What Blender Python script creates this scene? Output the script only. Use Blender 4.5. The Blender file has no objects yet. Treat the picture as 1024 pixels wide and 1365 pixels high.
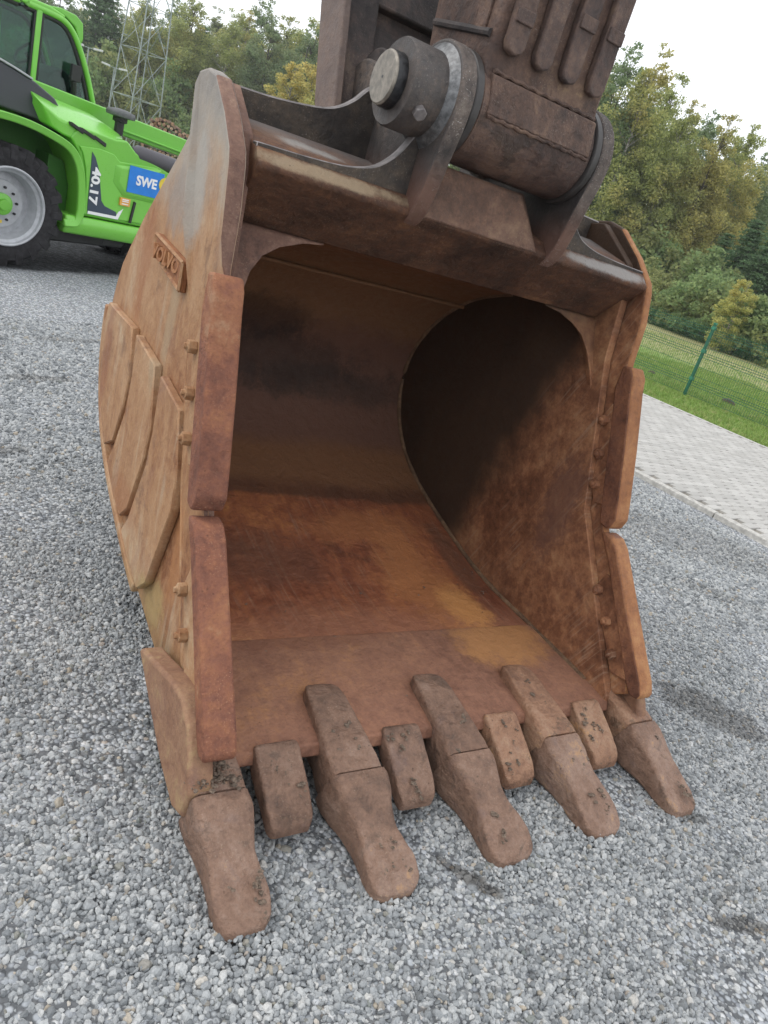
import bpy, bmesh, math, random
import numpy as np
from mathutils import Vector, Matrix

random.seed(7)
rng = np.random.default_rng(7)
scene = bpy.context.scene
COL = scene.collection

# ------------------------------------------------------------------ camera
cam_d = bpy.data.cameras.new("camera")
cam = bpy.data.objects.new("camera", cam_d)
COL.objects.link(cam)
cam_d.sensor_fit = 'VERTICAL'
cam_d.sensor_height = 24.0
cam_d.lens = 24.0 * 1000.0 / 1365.0
cam_d.clip_start = 0.05
cam_d.clip_end = 2000
CAM = Vector((-1.647, -1.0662, 1.71))
_r = Vector((0.8335, -0.4758, 0.2809)).normalized()
_f = Vector((0.5509, 0.7544, -0.3568)).normalized()
_u = _r.cross(_f).normalized()
cam.matrix_world = Matrix(((_r.x, _u.x, -_f.x, CAM.x), (_r.y, _u.y, -_f.y, CAM.y), (_r.z, _u.z, -_f.z, CAM.z), (0, 0, 0, 1)))
scene.camera = cam

# ------------------------------------------------------------------ light: overcast sky, broad weak sun
SUN_EL, SUN_AZ = math.radians(48), math.radians(-62)      # azimuth from +y towards +x
world = bpy.data.worlds.new("World")
scene.world = world
world.use_nodes = True
wn, wl = world.node_tree.nodes, world.node_tree.links
wn.clear()
w_out = wn.new("ShaderNodeOutputWorld")
w_bg = wn.new("ShaderNodeBackground")
w_sky = wn.new("ShaderNodeTexSky")
w_sky.sky_type = 'NISHITA'
w_sky.sun_disc = False
w_sky.sun_elevation = SUN_EL
w_sky.sun_rotation = SUN_AZ
w_sky.air_density = 1.0
w_sky.dust_density = 2.0
w_mix = wn.new("ShaderNodeMix")
w_mix.data_type = 'RGBA'
w_mix.inputs[0].default_value = 0.88
w_mix.inputs[7].default_value = (11.6, 11.9, 12.3, 1)      # the closed pale cloud layer
wl.new(w_sky.outputs[0], w_mix.inputs[6])
wl.new(w_mix.outputs[2], w_bg.inputs[0])
w_bg.inputs[1].default_value = 0.10
wl.new(w_bg.outputs[0], w_out.inputs[0])

sun_d = bpy.data.lights.new("sun", 'SUN')
sun_d.energy = 0.8
sun_d.angle = math.radians(40)
sun_d.color = (1.0, 0.96, 0.90)
sun = bpy.data.objects.new("sun", sun_d)
COL.objects.link(sun)
_sd = Vector((math.sin(SUN_AZ) * math.cos(SUN_EL), math.cos(SUN_AZ) * math.cos(SUN_EL), math.sin(SUN_EL)))
sun.rotation_euler = _sd.to_track_quat('Z', 'Y').to_euler()

scene.view_settings.view_transform = 'Standard'
scene.view_settings.look = 'None'
scene.view_settings.exposure = 0.46
scene.view_settings.gamma = 1.0
scene.view_settings.use_curve_mapping = False
scene.render.engine = 'CYCLES'
scene.cycles.max_bounces = 8
scene.cycles.transparent_max_bounces = 16
scene.cycles.use_denoising = True


# ------------------------------------------------------------------ node helpers
class NT:
    def __init__(self, name):
        self.m = bpy.data.materials.new(name)
        self.m.use_nodes = True
        self.t = self.m.node_tree
        self.n, self.l = self.t.nodes, self.t.links
        self.bsdf = next(x for x in self.n if x.type == 'BSDF_PRINCIPLED')
        self.out = next(x for x in self.n if x.type == 'OUTPUT_MATERIAL')
        self._tc = None

    def set(self, sock, v):
        if v is None:
            return
        if hasattr(v, 'is_output') or isinstance(v, bpy.types.NodeSocket):
            self.l.new(v, sock)
        elif isinstance(v, (tuple, list)) and sock.type == 'RGBA' and len(v) == 3:
            sock.default_value = (*v, 1)
        else:
            sock.default_value = v

    def coord(self, which='Object'):
        if self._tc is None:
            self._tc = self.n.new("ShaderNodeTexCoord")
        return self._tc.outputs[which]

    def pos(self):
        return self.n.new("ShaderNodeNewGeometry").outputs['Position']

    def mapping(self, vec, scale=(1, 1, 1), loc=(0, 0, 0), rot=(0, 0, 0)):
        k = self.n.new("ShaderNodeMapping")
        self.l.new(vec, k.inputs[0])
        k.inputs['Scale'].default_value = scale
        self.set(k.inputs['Location'], loc)
        k.inputs['Rotation'].default_value = rot
        return k.outputs[0]

    def noise(self, vec, scale, detail=4, rough=0.55, dist=0.0):
        k = self.n.new("ShaderNodeTexNoise")
        self.l.new(vec, k.inputs['Vector'])
        k.inputs['Scale'].default_value = scale
        k.inputs['Detail'].default_value = detail
        k.inputs['Roughness'].default_value = rough
        k.inputs['Distortion'].default_value = dist
        return k.outputs['Fac']

    def voronoi(self, vec, scale, feature='F1', out='Distance', rnd=1.0):
        k = self.n.new("ShaderNodeTexVoronoi")
        k.feature = feature
        self.l.new(vec, k.inputs['Vector'])
        k.inputs['Scale'].default_value = scale
        k.inputs['Randomness'].default_value = rnd
        return k.outputs[out]

    def ramp(self, fac, stops, interp='LINEAR'):
        k = self.n.new("ShaderNodeValToRGB")
        k.color_ramp.interpolation = interp
        e = k.color_ramp.elements
        while len(e) < len(stops):
            e.new(0.5)
        for el, (p, c) in zip(e, stops):
            el.position = p
            el.color = (*c, 1) if isinstance(c, (tuple, list)) else (c, c, c, 1)
        self.l.new(fac, k.inputs[0])
        return k.outputs[0]

    def mix(self, fac, a, b, mode='MIX'):
        k = self.n.new("ShaderNodeMix")
        k.data_type = 'RGBA'
        k.blend_type = mode
        self.set(k.inputs[0], fac)
        self.set(k.inputs[6], a)
        self.set(k.inputs[7], b)
        return k.outputs[2]

    def math(self, op, a, b=None, c=None, clamp=False):
        k = self.n.new("ShaderNodeMath")
        k.operation = op
        k.use_clamp = clamp
        for i, v in enumerate((a, b, c)):
            if v is not None:
                self.set(k.inputs[i], v)
        return k.outputs[0]

    def range(self, v, a, b, c=0.0, d=1.0, smooth=True):
        k = self.n.new("ShaderNodeMapRange")
        if smooth:
            k.interpolation_type = 'SMOOTHSTEP'
        self.set(k.inputs[0], v)
        for i, x in enumerate((a, b, c, d)):
            k.inputs[i + 1].default_value = x
        return k.outputs[0]

    def sep(self, vec):
        k = self.n.new("ShaderNodeSeparateXYZ")
        self.l.new(vec, k.inputs[0])
        return k.outputs

    def rand(self):
        return self.n.new("ShaderNodeObjectInfo").outputs['Random']

    def bump(self, h, strength=0.5, dist=0.01, prev=None):
        k = self.n.new("ShaderNodeBump")
        k.inputs['Strength'].default_value = strength
        k.inputs['Distance'].default_value = dist
        self.l.new(h, k.inputs['Height'])
        if prev is not None:
            self.l.new(prev, k.inputs['Normal'])
        return k.outputs[0]

    def fin(self, color=None, rough=None, normal=None, metal=None, spec=None, alpha=None):
        b = self.bsdf
        if color is not None:
            self.set(b.inputs['Base Color'], color)
        if rough is not None:
            self.set(b.inputs['Roughness'], rough)
        if normal is not None:
            self.set(b.inputs['Normal'], normal)
        if metal is not None:
            self.set(b.inputs['Metallic'], metal)
        if spec is not None:
            self.set(b.inputs['Specular IOR Level'], spec)
        return self.m


def simple(name, color, rough=0.6, metal=0.0, spec=0.5, nscale=30, var=0.25, bump=0.1):
    t = NT(name)
    v = t.mapping(t.coord(), loc=(0, 0, 0))
    n1 = t.noise(v, nscale, 5, 0.6)
    c = t.mix(t.range(n1, 0.3, 0.75), tuple(x * (1 - var) for x in color), tuple(min(1, x * (1 + var)) for x in color))
    return t.fin(c, t.range(n1, 0.2, 0.8, max(0.02, rough - 0.08), min(1, rough + 0.08)), t.bump(n1, bump, 0.004), metal, spec)


RUST_K = 0.86


def rust(name, stops, streak=(3, 3, 0.6), scale=2.4, fine=22, speck=None, speck_amt=0.5, bump=0.35, rough=(0.62, 0.88),
         patches=(), spec=0.35, pit=0.4, grime=(0.045, 0.03, 0.022), grime_amt=0.25, scratch=0.0, metal=0.0, blobs=(), streak_w=0.18, drip=0.0, dent=0.5, soil=None, sdir=(1, 26, 1.3), srot=-0.43):
    """weathered steel: large patches, drawn-out streaks, fine mottling, pits, pale dust specks; patches = (color, z0, z1, axis, amount) worn areas"""
    def dim(c):
        return tuple(min(1.0, x * RUST_K) for x in c)
    stops = [(p, dim(c)) for p, c in stops]
    speck, grime = (dim(speck) if speck else None), dim(grime)
    patches = [(dim(p[0]), *p[1:]) for p in patches]
    t = NT(name)
    oc = t.coord()
    off = t.math('MULTIPLY', t.rand(), 37.0)
    cmb = t.n.new("ShaderNodeCombineXYZ")
    for i in range(3):
        t.l.new(off, cmb.inputs[i])
    k = t.n.new("ShaderNodeVectorMath")
    k.operation = 'ADD'
    t.l.new(oc, k.inputs[0])
    t.l.new(cmb.outputs[0], k.inputs[1])
    v = k.outputs[0]
    n1 = t.noise(v, scale, 7, 0.6, 0.6)
    ns = t.noise(t.mapping(v, streak), 7, 6, 0.65, 0.3)
    n2 = t.noise(v, fine, 8, 0.72)
    f = t.math('ADD', t.math('MULTIPLY', n1, 0.50), t.math('ADD', t.math('MULTIPLY', ns, streak_w), t.math('MULTIPLY', n2, 0.50 - streak_w)))
    c = t.ramp(t.range(f, 0.385, 0.62, smooth=False), stops)
    if drip > 0:
        dn = t.noise(t.mapping(v, (4, 4, 0.9)), 1.9, 6, 0.65, 0.5)
        c = t.mix(t.math('MULTIPLY', t.range(dn, 0.52, 0.68), drip), c, t.mix(1.0, c, (0.60, 0.46, 0.40), 'MULTIPLY'))
        dn2 = t.noise(t.mapping(v, (5, 5, 0.9), (4, 1, 2)), 1.7, 6, 0.65, 0.5)
        c = t.mix(t.math('MULTIPLY', t.range(dn2, 0.56, 0.70), drip), c, (0.46, 0.37, 0.27))
    if soil:
        sn = t.noise(t.mapping(v, (1, 1, 1), (7, 2, 5)), soil[2], 9, 0.72, 0.5)
        c = t.mix(t.range(sn, 0.56, 0.63, 0, soil[1]), c, dim(soil[0]))
    n3 = t.noise(v, 95, 6, 0.75)
    c = t.mix(t.range(n3, 0.45, 0.75, 0, 0.55), c, t.mix(1.0, c, (0.55, 0.5, 0.5), 'MULTIPLY'))
    g = t.noise(t.mapping(v, (1, 1, 1), (5, 3, 1)), scale * 2.1, 8, 0.68, 0.8)
    c = t.mix(t.range(g, 0.54, 0.76, 0, grime_amt), c, grime)
    if scratch > 0:
        sc = t.noise(t.mapping(t.mapping(v, rot=(srot, 0, 0)), sdir), 3.2, 4, 0.6)
        c = t.mix(t.math('MULTIPLY', t.range(sc, 0.52, 0.66, 0, scratch * 0.8), t.range(t.noise(v, 3.0, 3), 0.40, 0.62)), c, (0.36, 0.25, 0.17))
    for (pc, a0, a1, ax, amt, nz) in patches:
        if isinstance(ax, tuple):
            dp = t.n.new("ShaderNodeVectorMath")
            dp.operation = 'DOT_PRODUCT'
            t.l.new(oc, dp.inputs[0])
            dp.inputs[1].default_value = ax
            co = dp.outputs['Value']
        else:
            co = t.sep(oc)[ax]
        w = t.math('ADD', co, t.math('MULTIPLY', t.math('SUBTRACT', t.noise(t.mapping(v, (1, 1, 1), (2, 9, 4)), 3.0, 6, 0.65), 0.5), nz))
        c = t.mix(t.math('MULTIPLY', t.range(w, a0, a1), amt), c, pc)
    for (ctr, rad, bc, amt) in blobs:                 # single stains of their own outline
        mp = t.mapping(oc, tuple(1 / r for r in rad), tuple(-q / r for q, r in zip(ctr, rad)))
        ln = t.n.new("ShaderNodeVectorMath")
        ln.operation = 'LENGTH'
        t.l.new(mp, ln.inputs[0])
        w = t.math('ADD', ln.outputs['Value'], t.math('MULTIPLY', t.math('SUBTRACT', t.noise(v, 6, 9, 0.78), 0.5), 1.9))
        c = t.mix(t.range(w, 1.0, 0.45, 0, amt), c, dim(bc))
    if speck:
        s = t.noise(v, 210, 3, 0.6)
        m = t.math('MULTIPLY', t.range(s, 0.6, 0.68), t.range(t.noise(v, 6, 4), 0.40, 0.62))
        c = t.mix(t.math('MULTIPLY', m, speck_amt), c, speck)
    pits = t.voronoi(v, 60)
    pm = t.math('MULTIPLY', t.range(pits, 0.0, 0.25, 1, 0), t.range(t.noise(v, 9, 4), 0.5, 0.66))
    c = t.mix(t.math('MULTIPLY', pm, pit), c, (0.05, 0.032, 0.024))
    h = t.math('SUBTRACT', t.math('ADD', t.math('MULTIPLY', n3, 0.45), t.math('MULTIPLY', n2, 0.8)), t.math('MULTIPLY', pm, 0.35))
    nb = t.bump(t.noise(v, 13, 4, 0.6, 0.4), min(1.0, bump * dent * 1.6), 0.03)
    return t.fin(c, t.range(n2, 0.3, 0.7, rough[0], rough[1]), t.bump(h, bump, 0.016, nb), metal, spec)


# ------------------------------------------------------------------ mesh helpers
class MB:
    def __init__(self):
        self.v, self.f = [], []

    def add(self, vs, fs):
        o = len(self.v)
        self.v += [tuple(map(float, p)) for p in vs]
        self.f += [tuple(i + o for i in f) for f in fs]
        return self

    def box(self, x0, x1, y0, y1, z0, z1):
        return self.add([(x0, y0, z0), (x1, y0, z0), (x1, y1, z0), (x0, y1, z0), (x0, y0, z1), (x1, y0, z1), (x1, y1, z1), (x0, y1, z1)],
                        [(0, 3, 2, 1), (4, 5, 6, 7), (0, 1, 5, 4), (1, 2, 6, 5), (2, 3, 7, 6), (3, 0, 4, 7)])

    def prism(self, pts, a, b, axis='x'):
        """polygon extruded along an axis; pts are (y,z) for x, (x,z) for y, (x,y) for z; a, b numbers or functions of the point"""
        fa = a if callable(a) else (lambda p, q: a)
        fb = b if callable(b) else (lambda p, q: b)
        mk = {'x': lambda p, q, t: (t, p, q), 'y': lambda p, q, t: (p, t, q), 'z': lambda p, q, t: (p, q, t)}[axis]
        n = len(pts)
        vs = [mk(p, q, fa(p, q)) for p, q in pts] + [mk(p, q, fb(p, q)) for p, q in pts]
        fs = [tuple(range(n))[::-1], tuple(range(n, 2 * n))] + [(i, (i + 1) % n, n + (i + 1) % n, n + i) for i in range(n)]
        return self.add(vs, fs)

    def loft(self, rings, cap=True):
        n = len(rings[0])
        vs = [p for r in rings for p in r]
        fs = []
        for k in range(len(rings) - 1):
            for i in range(n):
                j = (i + 1) % n
                fs.append((k * n + i, k * n + j, (k + 1) * n + j, (k + 1) * n + i))
        if cap:
            fs.append(tuple(range(n))[::-1])
            fs.append(tuple((len(rings) - 1) * n + i for i in range(n)))
        return self.add(vs, fs)

    def tube(self, pts, r, n=10, cap=True):
        pts = [Vector(p) for p in pts]
        rs = r if isinstance(r, (list, tuple)) else [r] * len(pts)
        rings, ref = [], None
        for i, p in enumerate(pts):
            d = (pts[min(i + 1, len(pts) - 1)] - pts[max(i - 1, 0)]).normalized()
            if ref is None:
                ref = Vector((0, 0, 1)) if abs(d.z) < 0.9 else Vector((1, 0, 0))
            a = (ref - d * ref.dot(d)).normalized()
            b = d.cross(a)
            rings.append([tuple(p + (a * math.cos(t) + b * math.sin(t)) * rs[i]) for t in (2 * math.pi * k / n for k in range(n))])
        return self.loft(rings, cap)

    def bar(self, p, q, w, h=None):
        return self.tube([p, q], w * 0.7071, 4)

    def lathe(self, prof, c=(0, 0, 0), axis='x', n=32, closed=False, cap=True):
        """profile of (r, t) revolved round an axis through c"""
        rings = []
        for r, t in prof:
            ring = []
            for k in range(n):
                a = 2 * math.pi * k / n
                u, w = r * math.cos(a), r * math.sin(a)
                ring.append({'x': (c[0] + t, c[1] + u, c[2] + w), 'y': (c[0] + w, c[1] + t, c[2] + u), 'z': (c[0] + u, c[1] + w, c[2] + t)}[axis])
            rings.append(ring)
        if closed:
            rings.append(rings[0])
        return self.loft(rings, cap and not closed)

    def mesh(self, name, mat=None, smooth=35, recalc=True, merge=False):
        me = bpy.data.meshes.new(name)
        me.from_pydata(self.v, [], self.f)
        if recalc:
            bm = bmesh.new()
            bm.from_mesh(me)
            if merge:
                bmesh.ops.remove_doubles(bm, verts=bm.verts, dist=1e-5)
            bmesh.ops.recalc_face_normals(bm, faces=bm.faces)
            bm.to_mesh(me)
            bm.free()
        if mat:
            me.materials.append(mat)
        if smooth:
            me.shade_smooth()
            me.set_sharp_from_angle(angle=math.radians(smooth))
        return me

    def build(self, name, mat=None, parent=None, bevel=0.0, seg=2, smooth=35, sub=0, recalc=True):
        o = link(name, self.mesh(name, mat, smooth, recalc), parent)
        if bevel:
            m = o.modifiers.new("bevel", 'BEVEL')
            m.width = bevel
            m.segments = seg
            m.limit_method = 'ANGLE'
            m.angle_limit = math.radians(28)
            m.harden_normals = False
        if sub:
            m = o.modifiers.new("sub", 'SUBSURF')
            m.levels = m.render_levels = sub
        return o


def link(name, data, parent=None):
    o = bpy.data.objects.new(name, data)
    COL.objects.link(o)
    if parent is not None:
        o.parent = parent
    return o


def tag(o, label=None, cat=None, group=None, kind=None):
    for k, v in (('label', label), ('category', cat), ('group', group), ('kind', kind)):
        if v:
            o[k] = v
    return o


def thing(name, label, cat, loc=(0, 0, 0), rz=0.0, group=None):
    o = link(name, None)
    o.location = loc
    o.rotation_euler = (0, 0, rz)
    return tag(o, label, cat, group)


def copy_tree(o, parent=None, kids=None):
    c = o.copy()
    COL.objects.link(c)
    if parent is not None:
        c.parent = parent
    for ch in list(o.children):
        copy_tree(ch, c)
    return c


def spline(pts, n=6):
    """Catmull-Rom through 2-D points"""
    P = [np.array(p, float) for p in pts]
    P = [2 * P[0] - P[1]] + P + [2 * P[-1] - P[-2]]
    out = []
    for i in range(1, len(P) - 2):
        for k in range(n):
            t = k / n
            a, b, c, d = P[i - 1], P[i], P[i + 1], P[i + 2]
            out.append(tuple(0.5 * (2 * b + (c - a) * t + (2 * a - 5 * b + 4 * c - d) * t * t + (3 * b - a - 3 * c + d) * t ** 3)))
    out.append(tuple(P[-2]))
    return out


def text_mesh(body, size, extrude, mat, name, bevel=0.0):
    cu = bpy.data.curves.new(name, 'FONT')
    cu.body = body
    cu.size = size
    cu.extrude = extrude
    cu.offset = size * 0.036
    cu.align_x = 'CENTER'
    cu.align_y = 'CENTER'
    cu.resolution_u = 3
    o = bpy.data.objects.new(name, cu)
    COL.objects.link(o)
    dg = bpy.context.evaluated_depsgraph_get()
    me = bpy.data.meshes.new_from_object(o.evaluated_get(dg))
    bpy.data.objects.remove(o)
    me.name = name
    me.materials.clear()
    me.materials.append(mat)
    return me


# ------------------------------------------------------------------ ground materials
def stain_mask(t, pos):
    """dirt and damp marks lying on the gravel, by place"""
    tot = None
    nz = t.noise(pos, 9, 5, 0.65)
    p = t.sep(pos)
    for (x0, y0, x1, y1, w, s) in STAINS:
        dx, dy = x1 - x0, y1 - y0
        L = math.hypot(dx, dy) or 1e-6
        ux, uy = dx / L, dy / L
        rx = t.math('SUBTRACT', p[0], (x0 + x1) / 2)
        ry = t.math('SUBTRACT', p[1], (y0 + y1) / 2)
        a = t.math('DIVIDE', t.math('ADD', t.math('MULTIPLY', rx, ux), t.math('MULTIPLY', ry, uy)), L / 2 + w)
        b = t.math('DIVIDE', t.math('SUBTRACT', t.math('MULTIPLY', ry, ux), t.math('MULTIPLY', rx, uy)), w)
        d = t.math('ADD', t.math('MULTIPLY', a, a), t.math('MULTIPLY', b, b))
        d = t.math('ADD', d, t.math('MULTIPLY', t.math('SUBTRACT', nz, 0.5), 2.4))
        m = t.range(d, 0.35, 1.25, s, 0.0)
        tot = m if tot is None else t.math('MAXIMUM', tot, m)
    return tot


STAINS = [(-0.21, 0.10, -0.09, -0.07, 0.028, 0.7), (0.60, -0.37, 0.76, -0.43, 0.035, 0.6), (1.62, 0.58, 1.80, 0.36, 0.16, 0.5),
          (0.85, -0.27, 0.62, -0.33, 0.016, 0.35), (0.85, 0.02, 0.98, -0.03, 0.03, 0.5),
          (2.9, 1.7, 3.3, 1.3, 0.10, 0.22), (3.4, 2.6, 4.3, 2.0, 0.45, 0.25), (2.6, 2.3, 3.0, 1.9, 0.10, 0.2), (-1.9, 5.2, -1.2, 5.5, 0.14, 0.35),
          (-1.0, 4.35, -0.6, 4.5, 0.07, 0.4), (-1.3, 3.0, -1.05, 3.1, 0.06, 0.4), (-0.7, 5.5, -0.2, 5.7, 0.08, 0.3)]


def yard_tone(t, pos):
    """the darker gravel the yellowish loader stands on, beyond a straight line"""
    p = t.sep(pos)
    s = t.math('SUBTRACT', t.math('SUBTRACT', p[1], 8.62), t.math('MULTIPLY', p[0], 0.82))
    s = t.math('ADD', s, t.math('MULTIPLY', t.math('SUBTRACT', t.noise(pos, 5, 4), 0.5), 0.35))
    return t.range(s, 0.0, 0.30)


def gravel_stone_mat():
    t = NT("gravel_stone")
    pos = t.pos()
    r = t.rand()
    c = t.ramp(r, [(0.0, (0.165, 0.175, 0.18)), (0.14, (0.26, 0.272, 0.28)), (0.42, (0.355, 0.368, 0.373)), (0.70, (0.435, 0.446, 0.446)), (0.90, (0.505, 0.51, 0.502)),
                   (0.945, (0.57, 0.562, 0.54)), (0.962, (0.44, 0.38, 0.30)), (0.98, (0.22, 0.24, 0.23)), (1.0, (0.36, 0.31, 0.265))])
    n = t.noise(pos, 130, 5, 0.7)
    c = t.mix(t.range(n, 0.35, 0.72, 0, 0.6), c, t.mix(1.0, c, (0.50, 0.51, 0.52), 'MULTIPLY'))
    big = t.noise(pos, 1.6, 4, 0.6)
    c = t.mix(t.range(big, 0.42, 0.72, 0, 0.22), c, t.mix(1.0, c, (0.62, 0.64, 0.66), 'MULTIPLY'))
    c = t.mix(stain_mask(t, pos), c, t.mix(1.0, c, (0.16, 0.135, 0.11), 'MULTIPLY'))
    return t.fin(c, 0.85, t.bump(n, 0.25, 0.003), 0, 0.25)


def gravel_ground_mat():
    t = NT("gravel_ground")
    pos = t.pos()
    v1 = t.voronoi(pos, 52)
    vc = t.voronoi(pos, 52, 'F1', 'Color')
    sc = t.sep(vc)
    c = t.ramp(sc[0], [(0.0, (0.216, 0.230, 0.252)), (0.3, (0.367, 0.387, 0.408)), (0.7, (0.483, 0.502, 0.524)), (0.95, (0.626, 0.626, 0.620)), (1.0, (0.463, 0.408, 0.355))])
    # close to the lens the loose stones lie on this sheet and it is only the dark fines between them
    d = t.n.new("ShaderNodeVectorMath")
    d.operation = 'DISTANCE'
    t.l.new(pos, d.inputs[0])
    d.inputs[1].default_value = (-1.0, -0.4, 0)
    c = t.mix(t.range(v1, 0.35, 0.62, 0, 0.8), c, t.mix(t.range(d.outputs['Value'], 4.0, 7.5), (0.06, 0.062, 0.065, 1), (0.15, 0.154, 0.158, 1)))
    c = t.mix(t.range(t.noise(pos, 1.6, 4, 0.6), 0.42, 0.72, 0, 0.22), c, t.mix(1.0, c, (0.62, 0.64, 0.66), 'MULTIPLY'))
    c = t.mix(stain_mask(t, pos), c, t.mix(1.0, c, (0.2, 0.17, 0.14), 'MULTIPLY'))
    yt = t.mix(t.range(t.noise(pos, 11, 6, 0.75), 0.35, 0.7), (0.035, 0.037, 0.04), (0.24, 0.25, 0.26))
    c = t.mix(yard_tone(t, pos), c, t.mix(1.0, c, yt, 'MULTIPLY'))
    h = t.math('SUBTRACT', 1.0, v1)
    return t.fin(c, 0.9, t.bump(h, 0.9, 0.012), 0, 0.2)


M_STONE = gravel_stone_mat()
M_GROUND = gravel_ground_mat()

# ------------------------------------------------------------------ the ground sheet
mb = MB()
mb.add([(-500, -300, 0), (4.9, -300, 0), (4.9, 600, 0), (-500, 600, 0)], [(0, 1, 2, 3)])
mb.add([(4.9, -300, -0.06), (500, -300, -0.06), (500, 600, -0.06), (4.9, 600, -0.06)], [(0, 1, 2, 3)])
tag(mb.build("ground", M_GROUND, smooth=0), kind='structure')


# ------------------------------------------------------------------ loose gravel (points carrying size and turn; stones made in the node tree)
def hexpts(poly, step, jit):
    poly = np.array(poly)
    x0, y0 = poly.min(0)
    x1, y1 = poly.max(0)
    xs = np.arange(x0, x1, step)
    ys = np.arange(y0, y1, step * 0.866)
    X, Y = np.meshgrid(xs, ys)
    X = X + (np.arange(len(ys)) % 2)[:, None] * step * 0.5
    P = np.stack([X.ravel(), Y.ravel()], 1) + rng.uniform(-jit, jit, (X.size, 2)) * step
    ins = np.zeros(len(P), bool)
    j = len(poly) - 1
    for i in range(len(poly)):
        xi, yi = poly[i]
        xj, yj = poly[j]
        c = ((yi > P[:, 1]) != (yj > P[:, 1])) & (P[:, 0] < (xj - xi) * (P[:, 1] - yi) / (yj - yi + 1e-12) + xi)
        ins ^= c
        j = i
    return P[ins]


def stone_tree(name, mat, seeds=4):
    g = bpy.data.node_groups.new(name, 'GeometryNodeTree')
    g.interface.new_socket("Geometry", in_out='INPUT', socket_type='NodeSocketGeometry')
    g.interface.new_socket("Geometry", in_out='OUTPUT', socket_type='NodeSocketGeometry')
    N, L = g.nodes, g.links
    gi, go = N.new("NodeGroupInput"), N.new("NodeGroupOutput")
    join = N.new("GeometryNodeJoinGeometry")
    for s in range(seeds):
        ico = N.new("GeometryNodeMeshIcoSphere")
        ico.inputs['Radius'].default_value = 1.0
        ico.inputs['Subdivisions'].default_value = 2
        nz = N.new("ShaderNodeTexNoise")
        nz.noise_dimensions = '4D'
        nz.inputs['W'].default_value = s * 7.3
        nz.inputs['Scale'].default_value = 0.9
        nz.inputs['Detail'].default_value = 1.5
        sub = N.new("ShaderNodeVectorMath")
        sub.operation = 'SUBTRACT'
        sub.inputs[1].default_value = (0.5, 0.5, 0.5)
        L.new(nz.outputs['Color'], sub.inputs[0])
        mul = N.new("ShaderNodeVectorMath")
        mul.operation = 'SCALE'
        mul.inputs['Scale'].default_value = 1.5
        L.new(sub.outputs[0], mul.inputs[0])
        sp = N.new("GeometryNodeSetPosition")
        L.new(ico.outputs[0], sp.inputs['Geometry'])
        L.new(mul.outputs[0], sp.inputs['Offset'])
        tr = N.new("GeometryNodeTransform")
        tr.inputs['Scale'].default_value = [(1, .8, .72), (1.1, .85, .6), (.9, .9, .8), (1.2, .75, .7)][s % 4]
        L.new(sp.outputs[0], tr.inputs[0])
        sm = N.new("GeometryNodeSetMaterial")
        sm.inputs['Material'].default_value = mat
        L.new(tr.outputs[0], sm.inputs[0])
        ti = N.new("GeometryNodeGeometryToInstance")
        L.new(sm.outputs[0], ti.inputs[0])
        L.new(ti.outputs[0], join.inputs[0])
    iop = N.new("GeometryNodeInstanceOnPoints")
    L.new(gi.outputs[0], iop.inputs['Points'])
    L.new(join.outputs[0], iop.inputs['Instance'])
    iop.inputs['Pick Instance'].default_value = True
    for nm, typ, sock in (("pick", 'INT', 'Instance Index'), ("turn", 'FLOAT_VECTOR', 'Rotation'), ("size", 'FLOAT_VECTOR', 'Scale')):
        a = N.new("GeometryNodeInputNamedAttribute")
        a.data_type = typ
        a.inputs['Name'].default_value = nm
        L.new(a.outputs[0], iop.inputs[sock])
    L.new(iop.outputs[0], go.inputs[0])
    return g


def scatter(name, P3, size, turn, pick, tree):
    me = bpy.data.meshes.new(name)
    n = len(P3)
    me.vertices.add(n)
    me.vertices.foreach_set("co", np.asarray(P3, np.float32).ravel())
    a = me.attributes.new("size", 'FLOAT_VECTOR', 'POINT')
    a.data.foreach_set("vector", np.asarray(size, np.float32).ravel())
    a = me.attributes.new("turn", 'FLOAT_VECTOR', 'POINT')
    a.data.foreach_set("vector", np.asarray(turn, np.float32).ravel())
    a = me.attributes.new("pick", 'INT', 'POINT')
    a.data.foreach_set("value", np.asarray(pick, np.int32))
    me.update()
    o = link(name, me)
    m = o.modifiers.new("scatter", 'NODES')
    m.node_group = tree
    return o


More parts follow.
